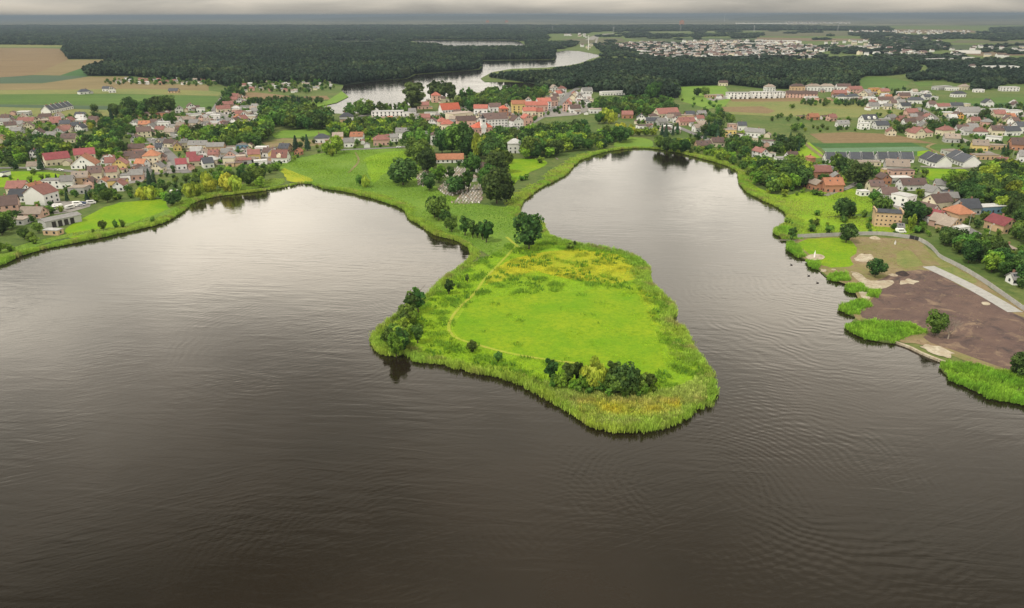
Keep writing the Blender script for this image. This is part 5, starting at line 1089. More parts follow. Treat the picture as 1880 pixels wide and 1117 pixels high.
# ---- masses of trees: geometry-node instances of small tree meshes
def mass(name, protos, pts, idx, scl, label):
    col = bpy.data.collections.new(name + '_kinds')
    for i, me in enumerate(protos):
        o = bpy.data.objects.new(f'{name}_kind_{i:02d}', me); col.objects.link(o)
    me = bpy.data.meshes.new(name); me.vertices.add(len(pts)); me.vertices.foreach_set('co', np.asarray(pts, np.float32).ravel())
    a = me.attributes.new('idx', 'INT', 'POINT'); a.data.foreach_set('value', np.asarray(idx, np.int32))
    a = me.attributes.new('scl', 'FLOAT_VECTOR', 'POINT'); a.data.foreach_set('vector', np.asarray(scl, np.float32).ravel())
    a = me.attributes.new('rot', 'FLOAT_VECTOR', 'POINT'); r = np.zeros((len(pts), 3), np.float32); r[:, 2] = RNG.uniform(0, 6.28, len(pts)); a.data.foreach_set('vector', r.ravel())
    o = link(name, me); tag(o, label, kind='stuff')
    g = bpy.data.node_groups.new(name + '_scatter', 'GeometryNodeTree')
    g.interface.new_socket('Geometry', in_out='INPUT', socket_type='NodeSocketGeometry'); g.interface.new_socket('Geometry', in_out='OUTPUT', socket_type='NodeSocketGeometry')
    gi = g.nodes.new('NodeGroupInput'); go = g.nodes.new('NodeGroupOutput'); ip = g.nodes.new('GeometryNodeInstanceOnPoints'); ci = g.nodes.new('GeometryNodeCollectionInfo')
    ci.inputs['Collection'].default_value = col; ci.inputs['Separate Children'].default_value = True; ci.inputs['Reset Children'].default_value = True
    def at(n, t): q = g.nodes.new('GeometryNodeInputNamedAttribute'); q.data_type = t; q.inputs['Name'].default_value = n; return q.outputs['Attribute']
    g.links.new(gi.outputs[0], ip.inputs['Points']); g.links.new(ci.outputs[0], ip.inputs['Instance']); ip.inputs['Pick Instance'].default_value = True
    g.links.new(at('idx', 'INT'), ip.inputs['Instance Index']); g.links.new(at('scl', 'FLOAT_VECTOR'), ip.inputs['Scale'])
    er = g.nodes.new('FunctionNodeEulerToRotation'); g.links.new(at('rot', 'FLOAT_VECTOR'), er.inputs[0]); g.links.new(er.outputs[0], ip.inputs['Rotation'])
    g.links.new(ip.outputs[0], go.inputs[0])
    md = o.modifiers.new('scatter', 'NODES'); md.node_group = g
    return o
mk = 'odslwcpb'; mprotos = []
for k in mk:
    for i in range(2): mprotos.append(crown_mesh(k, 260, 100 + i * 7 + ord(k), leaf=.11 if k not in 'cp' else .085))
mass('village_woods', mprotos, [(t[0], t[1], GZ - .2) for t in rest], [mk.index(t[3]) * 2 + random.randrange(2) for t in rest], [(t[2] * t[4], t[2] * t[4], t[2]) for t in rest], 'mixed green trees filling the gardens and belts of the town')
# forests
FOREST_A = [(-60,82),(60,83),(122,84),(117,96),(125,109),(222,109),(222,114),(204,119),(157,134),(160,140),(237,140),(300,146),(390,151),(420,161),(500,151),(600,152),(632,157),(702,147.5),(746,144.5),(761,136.5),(817,132.5),(860,129.5),(880,127),(884,111.5),(930,110.5),(1016,109.5),(1019,97),(1008,92),(1004,80),(1000,66),(1010,62),(1010,48),(-60,48)]
FLOOR_A = FOREST_A[:27] + [(1008,92),(962,90.5),(900,90.5),(812,90.5),(800,83),(745,80),(735,71),(850,67),(930,65),(1010,62),(1010,48),(-60,48)]
FOREST_B = [(900,143),(930,131),(985,131),(1010,129),(1040,125),(1066,120),(1105,114),(1180,118),(1260,121),(1380,121),(1480,122),(1560,119),(1640,124),(1690,132),(1640,139),(1622,140),(1588,140),(1574,148),(1572,164),(1500,164),(1440,164),(1400,163),(1340,156),(1280,158),(1240,160),(1246,180),(1205,184),(1160,180),(1080,168),(1064,158),(1050,164),(1020,168),(985,168),(990,156),(940,148)]
FOREST_C = [(1080,62),(1090,58),(1200,58),(1400,56),(1560,57),(1640,58),(1630,52),(1400,48),(1000,48),(1010,62)]
BELTS = [[(1640,68),(1720,66),(1900,66),(1900,74),(1760,72),(1660,74)], [(1820,53),(1900,50),(1900,60),(1820,60)], [(1400,106),(1460,112),(1560,110),(1700,112),(1740,116),(1800,112),(1900,112),(1900,126),(1700,120),(1560,112),(1400,112)],
         [(1500,90),(1640,95),(1720,90),(1640,100),(1560,100)], [(1720,140),(1800,144),(1900,146),(1900,154),(1820,158),(1740,152)], [(1700,124),(1760,121),(1800,124),(1740,130)], [(1700,134),(1800,131),(1900,134),(1900,140),(1720,141)], [(1800,124),(1900,122),(1900,129),(1830,129)], [(1660,142),(1720,140),(1730,148),(1680,150)], [(1090,84),(1120,82),(1130,95),(1160,106),(1110,100)], [(1340,68),(1390,66),(1392,70),(1345,72)], [(1010,80),(1060,78),(1056,86),(1024,92),(1012,90)],
         [(1560,62),(1640,62),(1660,66),(1600,68),(1560,66)], [(1780,160),(1830,160),(1828,166),(1785,166)], [(1600,72),(1680,72),(1740,84),(1740,92),(1660,96),(1600,86)], [(1600,104),(1760,104),(1780,110),(1640,112)], [(1130,96),(1300,106),(1420,104),(1500,98),(1520,106),(1400,112),(1180,111)], [(1120,82),(1200,80),(1290,84),(1480,85),(1530,92),(1420,100),(1290,106),(1140,93)], [(930,66),(1000,63),(1010,72),(960,74)], [(1150,66),(1400,63),(1400,66),(1150,70)]]
keep_px = [[(738,70),(965,70),(968,83),(816,83),(806,79),(756,77)], [(612,68),(692,68),(692,76),(612,76)], [(1018,92),(1064,92),(1108,103),(1062,118),(1018,124)], [(884,110),(1018,110),(1018,126),(900,132),(880,128)],
           [(640,152),(760,140),(880,130),(900,136),(985,150),(985,164),(850,172),(640,208)], [(1405,132),(1452,132),(1452,143),(1405,143)], [(1314,150),(1340,150),(1340,160),(1314,160)]]
fpts, fh = [], []
def grow(poly, h0, h1, dens=1.0, hide=True):
    w = PP(poly); d0 = min(p.y for p in w); d1 = max(p.y for p in w); y = max(d0, 300)
    while y < d1:                            # bands of distance: wider spacing for larger clumps further out
        y2 = min(d1, y * 1.25); step = float(np.clip(y / 170, 7.5, 34)) / dens
        xs = [p.x for p in w]; lo, hi = min(xs), max(xs)
        gx, gy = np.meshgrid(np.arange(lo, hi, step), np.arange(y, y2, step)); xy = np.stack([gx.ravel(), gy.ravel()], 1) + RNG.uniform(-.5, .5, (gx.size, 2)) * step
        xy = xy[inside([(p.x, p.y) for p in w], xy)]
        if len(xy):
            h = RNG.uniform(h0, h1, len(xy)) * (1 + .12 * np.sin(xy[:, 0] / 140) * np.cos(xy[:, 1] / 190)); ok = dry(xy)
            px, py = PXA(np.column_stack([xy, GZ + h * .9])); pp = np.column_stack([px, py])
            if hide:
                for kp in keep_px: ok &= ~inside(kp, pp)
            if len(foot): 
                for fx_, fy_, fr_ in foot[(foot[:, 1] > y - 50) & (foot[:, 1] < y2 + 50)]: ok &= np.hypot(xy[:, 0] - fx_, xy[:, 1] - fy_) > fr_ + 3
            wdt = np.full(len(xy), step * 1.25)
            fpts.append(np.column_stack([xy[ok], np.full(ok.sum(), GZ - .3)])); fh.append(np.column_stack([np.maximum(wdt, h * .8)[ok] / .76, np.maximum(wdt, h * .8)[ok] / .76, h[ok]]))
        y = y2
grow(FOREST_A, 12, 19); grow(FOREST_B, 11, 18); grow(FOREST_C, 12, 18)
for i_, b_ in enumerate(BELTS): grow(b_, 8, 14, .5 if i_ in (2, 3, 14, 15) else .8) if i_ not in (16, 17) else grow(b_, 6, 10, .6)
rb = random.Random(4)
for _ in range(75):                          # hedges and clumps strewn over the far fields
    x_, y_ = rb.uniform(1080, 1890), 57 + 50 * rb.random() ** 1.3; w_ = rb.uniform(8, 46); t_ = rb.uniform(.6, 1.6)
    grow([(x_, y_), (x_ + w_, y_ + rb.uniform(-1, 1)), (x_ + w_, y_ + t_), (x_, y_ + t_)], 6, 12, .9)
fp = np.concatenate(fpts); fs = np.concatenate(fh)
print('forest trees', len(fp), 'trees', len(TREES))
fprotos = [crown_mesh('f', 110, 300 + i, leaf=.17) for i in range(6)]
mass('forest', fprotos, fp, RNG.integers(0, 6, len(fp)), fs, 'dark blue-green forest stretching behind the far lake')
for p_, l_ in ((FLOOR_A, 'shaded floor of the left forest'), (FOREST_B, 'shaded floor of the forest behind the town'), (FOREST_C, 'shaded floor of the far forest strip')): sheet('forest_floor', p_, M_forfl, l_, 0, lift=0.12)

# ================================================================== REEDS AND GRASS
M_reed = leaf_mat('reed_blades', (1, 1, 1), (1, 1, 1), 0.3, tint=True, use_rand=False)
def wob(xy, s, ph=0.0):                      # smooth patchiness
    x, y = xy[:, 0] * s, xy[:, 1] * s
    return (np.sin(x * 1.3 + 1.7 * np.sin(y * .8 + ph)) + np.sin(y * 1.7 - 1.3 * np.sin(x * 1.1 + 2 * ph)) + np.sin((x + y) * .9 + ph * 3)) / 6 + .5
def tufts(name, xy, h, wdt, nb, colr, label, lean=.35, spread=.45, z=GZ, top=1.25):
    n = len(xy); tot = n * nb
    bx = np.repeat(xy, nb, 0) + RNG.normal(0, spread, (tot, 2)); hh = np.repeat(np.broadcast_to(h, n), nb) * RNG.uniform(.7, 1.15, tot); a = RNG.uniform(0, 2 * np.pi, tot)
    ww = np.repeat(np.broadcast_to(wdt, n), nb) * RNG.uniform(.7, 1.3, tot)
    dx, dy = np.cos(a) * ww * .5, np.sin(a) * ww * .5; lx, ly = RNG.normal(0, lean, (2, tot)) * hh
    zb = np.full(tot, z - .15)
    V = np.stack([np.column_stack([bx[:, 0] - dx, bx[:, 1] - dy, zb]), np.column_stack([bx[:, 0] + dx, bx[:, 1] + dy, zb]),
                  np.column_stack([bx[:, 0] + lx + dx * .45, bx[:, 1] + ly + dy * .45, zb + hh]), np.column_stack([bx[:, 0] + lx - dx * .45, bx[:, 1] + ly - dy * .45, zb + hh * .96])], 1).reshape(-1, 3)
    cc = np.repeat(colr, nb, 0) * RNG.uniform(.75, 1.2, (tot, 1)); cv = np.repeat(cc, 4, 0); cv[2::4] *= top; cv[3::4] *= top
    me = tri_mesh(name, V, np.arange(4 * tot).reshape(tot, 4), cv, M_reed); o = link(name, me); return tag(o, label, kind='stuff')
npoly = [(p.x, p.y) for p in near_poly]; nn_ = len(npoly)
def mixc(a, b, t): t = np.clip(t, 0, 1)[:, None]; return np.array(a) * (1 - t) + np.array(b) * t
# reeds along the natural shores
pts_ = []
for i in range(nn_):
    a, b = np.array(npoly[i]), np.array(npoly[(i + 1) % nn_])
    if a[1] < 150 or b[1] < 150: continue
    pxy = PX((a[0], a[1], 0)); 
    if pxy[0] < -80 or pxy[0] > 1960: continue
    if pxy[0] > 1440 and pxy[1] > 436: continue
    L = np.linalg.norm(b - a); 
    if L < .05: continue
    t = (b - a) / L; nrm = np.array([-t[1], t[0]])
    if inside(npoly, (((a + b) / 2) + nrm * 1.0)[None])[0]: nrm = -nrm
    wdt = 6.0 + 2.5 * math.sin(a[0] * .05) + 2.0 * math.sin(a[1] * .083 + 1) + 1.2 * math.sin((a[0] + a[1]) * .31) + (3 if pxy[1] < 330 else 0) + (2 if 950 < pxy[0] < 1010 and pxy[1] < 400 else 0)
    if 540 < pxy[0] < 582 and pxy[1] < 345: wdt = 1.5
    k = max(1, int(L * (wdt + 1) * (1.9 if a[1] < 420 else 1.1))); u = RNG.uniform(0, L, k); s = -1.4 + (wdt + 1.4) * RNG.uniform(0, 1, k) ** 1.35
    pts_.append(np.column_stack([a + np.outer(u, t) + np.outer(s, nrm), 1.0 - .62 * np.clip(s / wdt, 0, 1)]))
rp = np.concatenate(pts_); rh = rp[:, 2]; rp = rp[:, :2]
rc = mixc((0.225, 0.41, 0.05), (0.34, 0.49, 0.075), wob(rp, .05)); rc = mixc((1, 1, 1), (1.15, .95, .9), wob(rp, .21, 2)) * rc
tufts('reeds', rp, RNG.uniform(1.2, 2.1, len(rp)) * rh * (.7 + .5 * wob(rp, .13, 7)), .19, 10, mixc(rc, (0.34, 0.30, 0.12), np.clip(wob(rp, .35, 9) * 2.2 - 1.35, 0, .7)) * RNG.uniform(.7, 1.3, (len(rp), 1)), 'green reed belt fringing the natural lake shores', lean=.2, spread=.38, top=1.12)
# broad reed bed at the peninsula tip
TIP = [(992,714),(1004,702),(1040,714),(1080,722),(1150,728),(1215,722),(1262,706),(1288,690),(1302,700),(1302,722),(1294,744),(1272,748),(1252,768),(1208,784),(1160,791),(1112,788),(1082,776),(1057,756),(1022,738)]
tp = scatter(smooth(PP(TIP), 1), .8); px, py = PXA(np.column_stack([tp, np.full(len(tp), GZ)]))
band_ = np.exp(-((py - 752 - .00045 * (px - 1150) ** 2 * -1) / 13) ** 2) * ((px > 1060) & (px < 1250))
tcol = mixc((0.33, 0.46, 0.08), (0.43, 0.48, 0.14), wob(tp, .25)); tcol = mixc(tcol, (0.60, 0.52, 0.05), band_ * .8 * wob(tp, .4, 1) * 1.6)
tcol = mixc(tcol, (0.42, 0.33, 0.12), np.exp(-((py - 738) / 6) ** 2) * .7 * wob(tp, .5, 4))
tcol = tcol * RNG.uniform(.62, 1.32, (len(tp), 1))
tufts('reed_bed', tp, RNG.uniform(.9, 1.7, len(tp)), .18, 15, tcol, 'broad olive and golden reed bed at the tip of the peninsula', lean=.24, spread=.28, top=1.12)
# reed clumps along the site
CL = [('reed clump', [(1424,424),(1436,418),(1452,420),(1456,432),(1430,432)]), ('reed clump', [(1444,448),(1456,444),(1470,456),(1478,470),(1468,476),(1450,464)]), ('reed clump', [(1476,482),(1490,478),(1506,484),(1506,496),(1492,494)]), ('reed clump', [(1520,508),(1534,502),(1556,506),(1562,514),(1548,519),(1524,515)]),
      ('reed clump', [(1553,528),(1566,522),(1584,524),(1592,534),(1572,540),(1556,536)]), ('reed clump', [(1586,540),(1600,534),(1616,536),(1614,546),(1596,548)]), ('reed clump', [(1541,566),(1556,556),(1580,552),(1598,558),(1590,572),(1562,578),(1546,574)]),
      ('large reed bed', [(1552,598),(1572,592),(1610,594),(1660,592),(1690,604),(1696,612),(1660,622),(1636,630),(1600,626),(1566,614)]), ('reed bed', [(1722,676),(1740,666),(1790,672),(1850,684),(1910,690),(1910,752),(1860,742),(1800,724),(1756,704)])]
seen = ['on the point left of the lakeside fence', 'below the wooden jetty', 'right of the round sand patch', 'beyond the white boulders', 'left of the sandy gap', 'on the bank behind the sandy gap', 'at the edge of the dark soil', 'in front of the brown soil', 'at the right edge of the lake']
for (nm, poly), where in zip(CL, seen):
    pw = smooth(PP(poly), 1); q = scatter([p + Vector((math.sin(i * 2.3) * 1.1, math.cos(i * 1.7) * 1.1, 0)) for i, p in enumerate(pw)], .62); q = q[(wob(q, .55, 3) + RNG.uniform(-.25, .25, len(q))) > .22]; cc = mixc((0.16, 0.34, 0.03), (0.27, 0.46, 0.045), wob(q, .3))
    tufts('reeds', q, RNG.uniform(1.0, 2.0, len(q)) * (.6 + .75 * wob(q, .3, 5)), .19, 14, cc * RNG.uniform(.68, 1.3, (len(q), 1)), f'fresh green {nm} {where}', lean=.2, spread=.3, top=1.12)
# meadow growth on the peninsula
LAWN_ = smooth(PP(MEADOWS[6][1]), 1); LAWN2 = [(p.x, p.y) for p in LAWN_]
PEN = smooth(PP(MEADOWS[4][1]), 1); pq = scatter(PEN, .85); pq = pq[~inside(LAWN2, pq) | ((wob(pq, .3, 8) > .72) & (RNG.uniform(0, 1, len(pq)) < .35))]; pq = pq[~inside([(p.x, p.y) for p in PP(TIP)], pq)]
def off_path(xy, w=1.4):
    ok = np.ones(len(xy), bool)
    for n_, p_, w_, m_, l_ in STREETS:
        if n_ != 'path': continue
        q = smooth_open(PP(p_), 1)
        for a, b in zip(q[:-1], q[1:]):
            d = np.array([b.x - a.x, b.y - a.y]); L = (d @ d) or 1; r = xy - np.array([a.x, a.y]); t = np.clip(r @ d / L, 0, 1); ok &= np.hypot(*(r - t[:, None] * d).T) > w_ / 2 + .1
    return ok
pq = pq[off_path(pq)]
yel = inside([(p.x, p.y) for p in PP(MEADOWS[5][1])], pq).astype(float)
w1 = wob(pq, .12, 1); w2 = wob(pq, .35, 3)
pc = mixc((0.20, 0.36, 0.02), (0.31, 0.46, 0.02), w1); pc = mixc(pc, (0.50, 0.48, 0.03), yel * np.clip(w1 * 1.7, 0, 1))
px, py = PXA(np.column_stack([pq, np.full(len(pq), GZ)]))
gold = np.exp(-((px - (1190 + (py - 560) * .28)) / 13) ** 2) * ((py > 525) & (py < 600)); pc = mixc(pc, (0.42, 0.40, 0.03), gold * .8)
weed = np.clip((w2 - .55) * 5, 0, 1) * (1 - .3 * yel)
pc = mixc(pc, (0.10, 0.22, 0.025), weed * .7)
pc = pc * RNG.uniform(.7, 1.25, (len(pq), 1))
tufts('tall_grass', pq, .35 + .7 * weed + .25 * w1, .2, 7, pc, 'rough grass and herbs around the mown lawn', lean=.4)
wd = scatter(PEN, 3.1); wd = wd[~inside(LAWN2, wd)]; wd = wd[off_path(wd, 2)]; kk = wob(wd, .16, 5) > .52; wd = wd[kk]
wd = wd[~inside([(p.x, p.y) for p in PP(TIP)], wd)]
tufts('weeds', wd, RNG.uniform(.8, 1.7, len(wd)), .5, 14, mixc((0.08, 0.19, 0.02), (0.20, 0.32, 0.02), RNG.uniform(0, 1, len(wd))), 'leafy weed clumps scattered over the rough peninsula', lean=.3, spread=.7)
lq = scatter(LAWN_, .62); lc = mixc((0.15, 0.33, 0.008), (0.25, 0.41, 0.01), wob(lq, .16)); lc = mixc(lc, (0.36, 0.42, 0.015), np.clip(wob(lq, .09, 2) * 2.4 - 1.1, 0, 1)); lc = lc * RNG.uniform(.6, 1.1, (len(lq), 1))
tufts('mown_grass', lq, .16, .30, 3, lc, 'short mown grass of the peninsula lawn', lean=.8, spread=.3)
mq = scatter(smooth(PP(MEADOWS[0][1]), 1), 1.35); mq = mq[dry(mq)]; mc = mixc((0.13, 0.25, 0.03), (0.22, 0.34, 0.03), wob(mq, .05, 2))
tufts('marsh_grass', mq, .3 + .6 * wob(mq, .09, 4), .42, 4, mc, 'tall marsh grass on the neck of the peninsula', lean=.4)
for i_ in (12, 13, 8):
    sq = scatter(smooth(PP(MEADOWS[i_][1]), 1), 1.4); sq = sq[dry(sq)]; sq = sq[clear_of_houses(sq)]
    tufts('tall_grass', sq, .3 + .7 * wob(sq, .1, 1), .42, 4, mixc((0.16, 0.25, 0.025), (0.28, 0.30, 0.07), wob(sq, .06)), {12: 'rough grass below the brick farm', 13: 'garden grass before the tan brick barn', 8: 'reedy grass along the left shore'}[i_], lean=.4)

SITE = smooth(PP([m for m in MEADOWS if m[0] == 'site_ground'][0][1]), 1); SOIL = [(p.x, p.y) for p in smooth(PP([m for m in MEADOWS if m[0] == 'bare_soil'][0][1]), 1)]
sw = scatter(SITE, .9); sw = sw[dry(sw)]; ins = inside(SOIL, sw); sw = sw[RNG.uniform(0, 1, len(sw)) < np.where(ins, .05 * (wob(sw, .2, 6) > .6), .55 * np.clip(wob(sw, .14, 2) * 2 - .5, 0, 1))]
tufts('site_weeds', sw, RNG.uniform(.15, .45, len(sw)), .22, 6, mixc((0.13, 0.19, 0.03), (0.30, 0.27, 0.09), RNG.uniform(0, 1, len(sw))), 'sparse weeds creeping over the trodden site', lean=.5)
st = scatter(SITE, 1.5); st = st[dry(st)]; st = st[RNG.uniform(0, 1, len(st)) < .35]
tufts('clods', st, RNG.uniform(.18, .4, len(st)), .5, 3, mixc((0.10, 0.07, 0.055), (0.34, 0.29, 0.23), RNG.uniform(0, 1, len(st)) ** 2), 'clods and stones strewn over the stripped soil', lean=.9, spread=.2, top=1.0)
# ================================================================== SMALLER THINGS
# concrete panel fence round the site: every panel and post a part
def fence(name, px, label, hgt=2.0, step=2.6, gate=None):
    pts = smooth_open(PP(px), 2); seg = []; 
    v, f = [], []; box(v, f, 0, 1, -.04, .04, 0, 1); pm = bpy.data.meshes.new('panel'); pm.from_pydata(v, [], f); pm.materials.append(M_conc)
    v, f = [], []; box(v, f, -.08, .08, -.08, .08, 0, 1.06); qm = bpy.data.meshes.new('post'); qm.from_pydata(v, [], f); qm.materials.append(M_conc)
    v, f = [], []; box(v, f, 0, 1, -.06, .06, 0, 1); gm = bpy.data.meshes.new('gate'); gm.from_pydata(v, [], f); gm.materials.append(M_dark)
    root = empty(name, (pts[0].x, pts[0].y, GZ)); tag(root, label, 'fence'); L = [0]
    for a, b in zip(pts[:-1], pts[1:]): L.append(L[-1] + (b - a).length)
    def at(s):
        for i in range(len(pts) - 1):
            if s <= L[i + 1]: return pts[i].lerp(pts[i + 1], (s - L[i]) / max(1e-6, L[i + 1] - L[i]))
        return pts[-1]
    n = int(L[-1] / step)
    for i in range(n):
        a, b = at(i * step), at((i + 1) * step); d = b - a; rz = math.atan2(d.y, d.x); l = a - pts[0]
        pxx = PX(a)[0]; g = gate and gate[0] < pxx < gate[1]
        o = bpy.data.objects.new('gate' if g else 'panel', gm if g else pm); C.objects.link(o); o.parent = root; o.location = (l.x, l.y, 0); o.rotation_euler = (0, 0, rz); o.scale = (d.length, 1, hgt)
        q = bpy.data.objects.new('post', qm); C.objects.link(q); q.parent = root; q.location = (l.x, l.y, 0); q.rotation_euler = (0, 0, rz); q.scale = (1, 1, hgt)
fence('concrete_fence', [(1464,437),(1500,435.5),(1540,434),(1580,432),(1625,432),(1667,438),(1686,442),(1706,453),(1718,466),(1724,475),(1755,489),(1800,515),(1845,547),(1895,583)], 'grey concrete panel fence curving round the lakeside site', gate=(1666, 1680))

# graves of the cemetery
def grave_mesh(seed):
    r = random.Random(seed); v, f = [], []; box(v, f, -.5, .5, -1.0, 1.0, 0, .28 + .1 * r.random()); box(v, f, -.42, .42, .8, 1.0, .2, .75 + .3 * r.random())
    me = bpy.data.meshes.new('grave'); me.from_pydata(v, [], f); return me
gm_ = [plain_mat(f'grave_stone_{i}', c, .5, .3, 2.0, .2) for i, c in enumerate(((.55, .5, .46), (.44, .40, .38), (.62, .60, .57), (.48, .38, .33)))]
GR = []
for i in range(8):
    me = grave_mesh(i); me.materials.append(gm_[i % 4]); GR.append(me)
CEM = [[(828,374),(846,358),(872,342),(886,336),(886,372),(862,376)], [(800,345),(826,330),(850,324),(862,330),(866,344),(846,356),(820,362)], [(762,318),(780,312),(792,330),(780,345),(768,340)], [(806,316),(840,308),(862,312),(858,322),(830,326),(810,328)]]
M_cem = ground_mat('cemetery_gravel', (0.26, 0.225, 0.18), (0.20, 0.19, 0.12), (0.15, 0.18, 0.08), .1, .6, .2)
for p_ in CEM: sheet('cemetery_ground', p_, M_cem, 'pale gravel of the cemetery', 1)
cnt = 0; tr_ = np.array([(t[0], t[1]) for t in TREES if t[5]])
for p_ in CEM:
    w = PP(p_); xs = [q.x for q in w]; ys = [q.y for q in w]; y = min(ys)
    while y < max(ys):
        x = min(xs)
        while x < max(xs):
            q = np.array([[x + .12 * (y - min(ys)), y]])
            if inside([(a.x, a.y) for a in w], q)[0] and np.hypot(*(tr_ - q).T).min() > 1.2 and cnt < 300 and random.random() < .93:
                o = bpy.data.objects.new('grave', random.choice(GR)); C.objects.link(o); o.location = (q[0, 0] + random.uniform(-.1, .1), q[0, 1] + random.uniform(-.1, .1), GZ + .05); o.rotation_euler = (0, 0, random.uniform(-.04, .04) + .1); s = random.uniform(.9, 1.1); o.scale = (s, s, s)
                tag(o, 'stone grave in the crowded rows of the cemetery', 'grave', 'graves of the cemetery'); cnt += 1
            x += 2.1
        y += 4.3

# vehicles
def vehicle_parts(kind, paint):
    v, f = [], []; P_ = []
    if kind == 'car':
        prof = [(-2.1, .35), (2.1, .35), (2.15, .8), (1.2, .95), (.55, 1.42), (-1.1, 1.45), (-1.9, .98), (-2.15, .85)]; wdt = .85
    elif kind == 'van':
        prof = [(-2.6, .4), (2.6, .4), (2.65, 1.0), (2.1, 1.3), (1.5, 2.25), (-2.6, 2.3)]; wdt = .98
    else:
        prof = [(-2.6, .5), (2.3, .5), (2.75, 1.2), (2.4, 2.3), (-2.4, 2.4), (-2.7, 1.5)]; wdt = 1.1
    n = len(prof); v = [(x, -wdt, z) for x, z in prof] + [(x, wdt, z) for x, z in prof]
    f = [tuple(range(n)), tuple(range(2 * n - 1, n - 1, -1))] + [(i, n + i, n + (i + 1) % n, (i + 1) % n) for i in range(n)]
    me = bpy.data.meshes.new('body'); me.from_pydata(v, [], f); me.materials.append(paint); P_.append(('body', me, (0, 0, 0)))
    v, f = [], []; z0, z1 = (1.0, 1.36) if kind == 'car' else (1.45, 2.0); x0, x1 = (-1.2, .8) if kind == 'car' else (-1.4, 1.3); box(v, f, x0, x1, -wdt - .02, wdt + .02, z0, z1)
    me = bpy.data.meshes.new('side_windows'); me.from_pydata(v, [], f); me.materials.append(M_glass); P_.append(('window_band', me, (0, 0, 0)))
    v, f = [], []; n = 10
    v = [(.33 * math.cos(6.283 * i / n), s, .33 * math.sin(6.283 * i / n)) for s in (-.1, .1) for i in range(n)]; f = [tuple(range(n)), tuple(range(2 * n - 1, n - 1, -1))] + [(i, n + i, n + (i + 1) % n, (i + 1) % n) for i in range(n)]
    wm = bpy.data.meshes.new('wheel'); wm.from_pydata(v, [], f); wm.materials.append(M_dark)
    for sx in ((-1.3, 1.35) if kind == 'car' else ((-1.7, 1.7) if kind == 'van' else (-.4, .4))):
        for sy in (-wdt + .05, wdt - .05): P_.append(('wheel', wm, (sx, sy, .33)))
    return P_
PAINT = dict(white=M_white, red=plain_mat('red_paint', (.35, .03, .03), .35, .1), blue=plain_mat('blue_paint', (.05, .09, .2), .35, .1), black=plain_mat('black_paint', (.02, .02, .022), .3, .1), silver=plain_mat('silver_paint', (.45, .46, .47), .35, .1))
_vp = {}
def vehicle(kind, paint, px, py, rz, label):
    if (kind, paint) not in _vp: _vp[kind, paint] = vehicle_parts(kind, PAINT[paint])
    p = P(px, py); o = empty({'car': 'parked_car', 'van': 'parked_van', 'caravan': 'caravan'}[kind], (p.x, p.y, GZ + .12), R(rz)); tag(o, label, kind)
    for n, me, l in _vp[kind, paint]: q = bpy.data.objects.new(n, me); C.objects.link(q); q.parent = o; q.location = l
for a in (('caravan', 'white', 106, 382, 8, 'white caravan in front of the big white house'), ('caravan', 'white', 100, 386, 40, 'white caravan nearest to the tan garden hut roof'), ('van', 'white', 168, 375, 20, 'white van standing apart at the meadow corner'), ('van', 'white', 142, 377, 15, 'white van second from the meadow corner'),
          ('car', 'silver', 150, 379, 25, 'silver car between white vans near the meadow corner'), ('car', 'blue', 152, 375, 15, 'dark blue car behind the silver one near the meadow'), ('car', 'white', 136, 380, 10, 'white car before the vans on the gravel yard'), ('caravan', 'white', 129, 384, 60, 'small white caravan at the front of the gravel yard'),
          ('car', 'black', 10, 326, 30, 'black car at the end of the lime green field'), ('car', 'silver', 104, 314, 5, 'silver car on the lane behind the lime field'), ('car', 'white', 111, 314, 5, 'white car on the lane behind the lime field'),
          ('car', 'black', 1700, 377, -28, 'black car on the right hand village street'), ('car', 'white', 1697, 381, -28, 'white car on the right hand village street'), ('car', 'red', 1722, 384, 60, 'red car in the yard of the cream brown-roofed house'), ('car', 'white', 283, 258, 30, 'white car parked at the top of the left street'),
          ('car', 'silver', 288, 268, -40, 'silver car on the left village street'), ('car', 'white', 732, 272, 8, 'white car on the street above the meadow'), ('car', 'black', 940, 236, 45, 'black car on the main street of the town'), ('car', 'silver', 1022, 198, 50, 'silver car on the upper main street'), ('van', 'white', 1653, 428, 0, 'white van beside the tan brick barn'), ('caravan', 'white', 320, 356, 20, 'white trailer among the left shore gardens')): vehicle(*a)

# street lamps
def lamp_mesh():
    v, f = [], []; tube(v, f, (0, 0, 0), (0, 0, 7.6), .11, .07, 8); tube(v, f, (0, 0, 7.6), (1.3, 0, 8.1), .06, .05, 6); me = bpy.data.meshes.new('pole'); me.from_pydata([tuple(x) for x in v], [], f); me.materials.append(M_steel)
    v, f = [], []; box(v, f, 1.2, 1.95, -.16, .16, 8.02, 8.2); m2 = bpy.data.meshes.new('lamp_head'); m2.from_pydata(v, [], f); m2.materials.append(M_white)
    return me, m2
lm_, lh_ = lamp_mesh()
for x, y, rz, l in ((1814, 440, 20, 'street lamp beside the crimson roof at right'), (1778, 418, 20, 'street lamp by the tan roofed row at right'), (1859, 290, 160, 'street lamp by the red roofed hut at far right'), (690, 272, 90, 'street lamp before the pink hip-roofed house'), (723, 262, 90, 'street lamp between the grey roofed houses above the meadow'), (763, 256, 90, 'street lamp right of the grey roofed white house'),
                  (1290, 220, 90, 'lone street lamp in the green right of the red barn'), (374, 262, 90, 'street lamp behind the cream house in the left village'), (446, 268, 90, 'street lamp by the blue shed in the left village'), (569, 165, 90, 'lamp mast among the allotments')):
    p = P(x, y); o = empty('street_lamp', (p.x, p.y, GZ), R(rz)); tag(o, l, 'lamp', 'street lamps')
    for n, me in (('pole', lm_), ('lamp_head', lh_)): q = bpy.data.objects.new(n, me); C.objects.link(q); q.parent = o
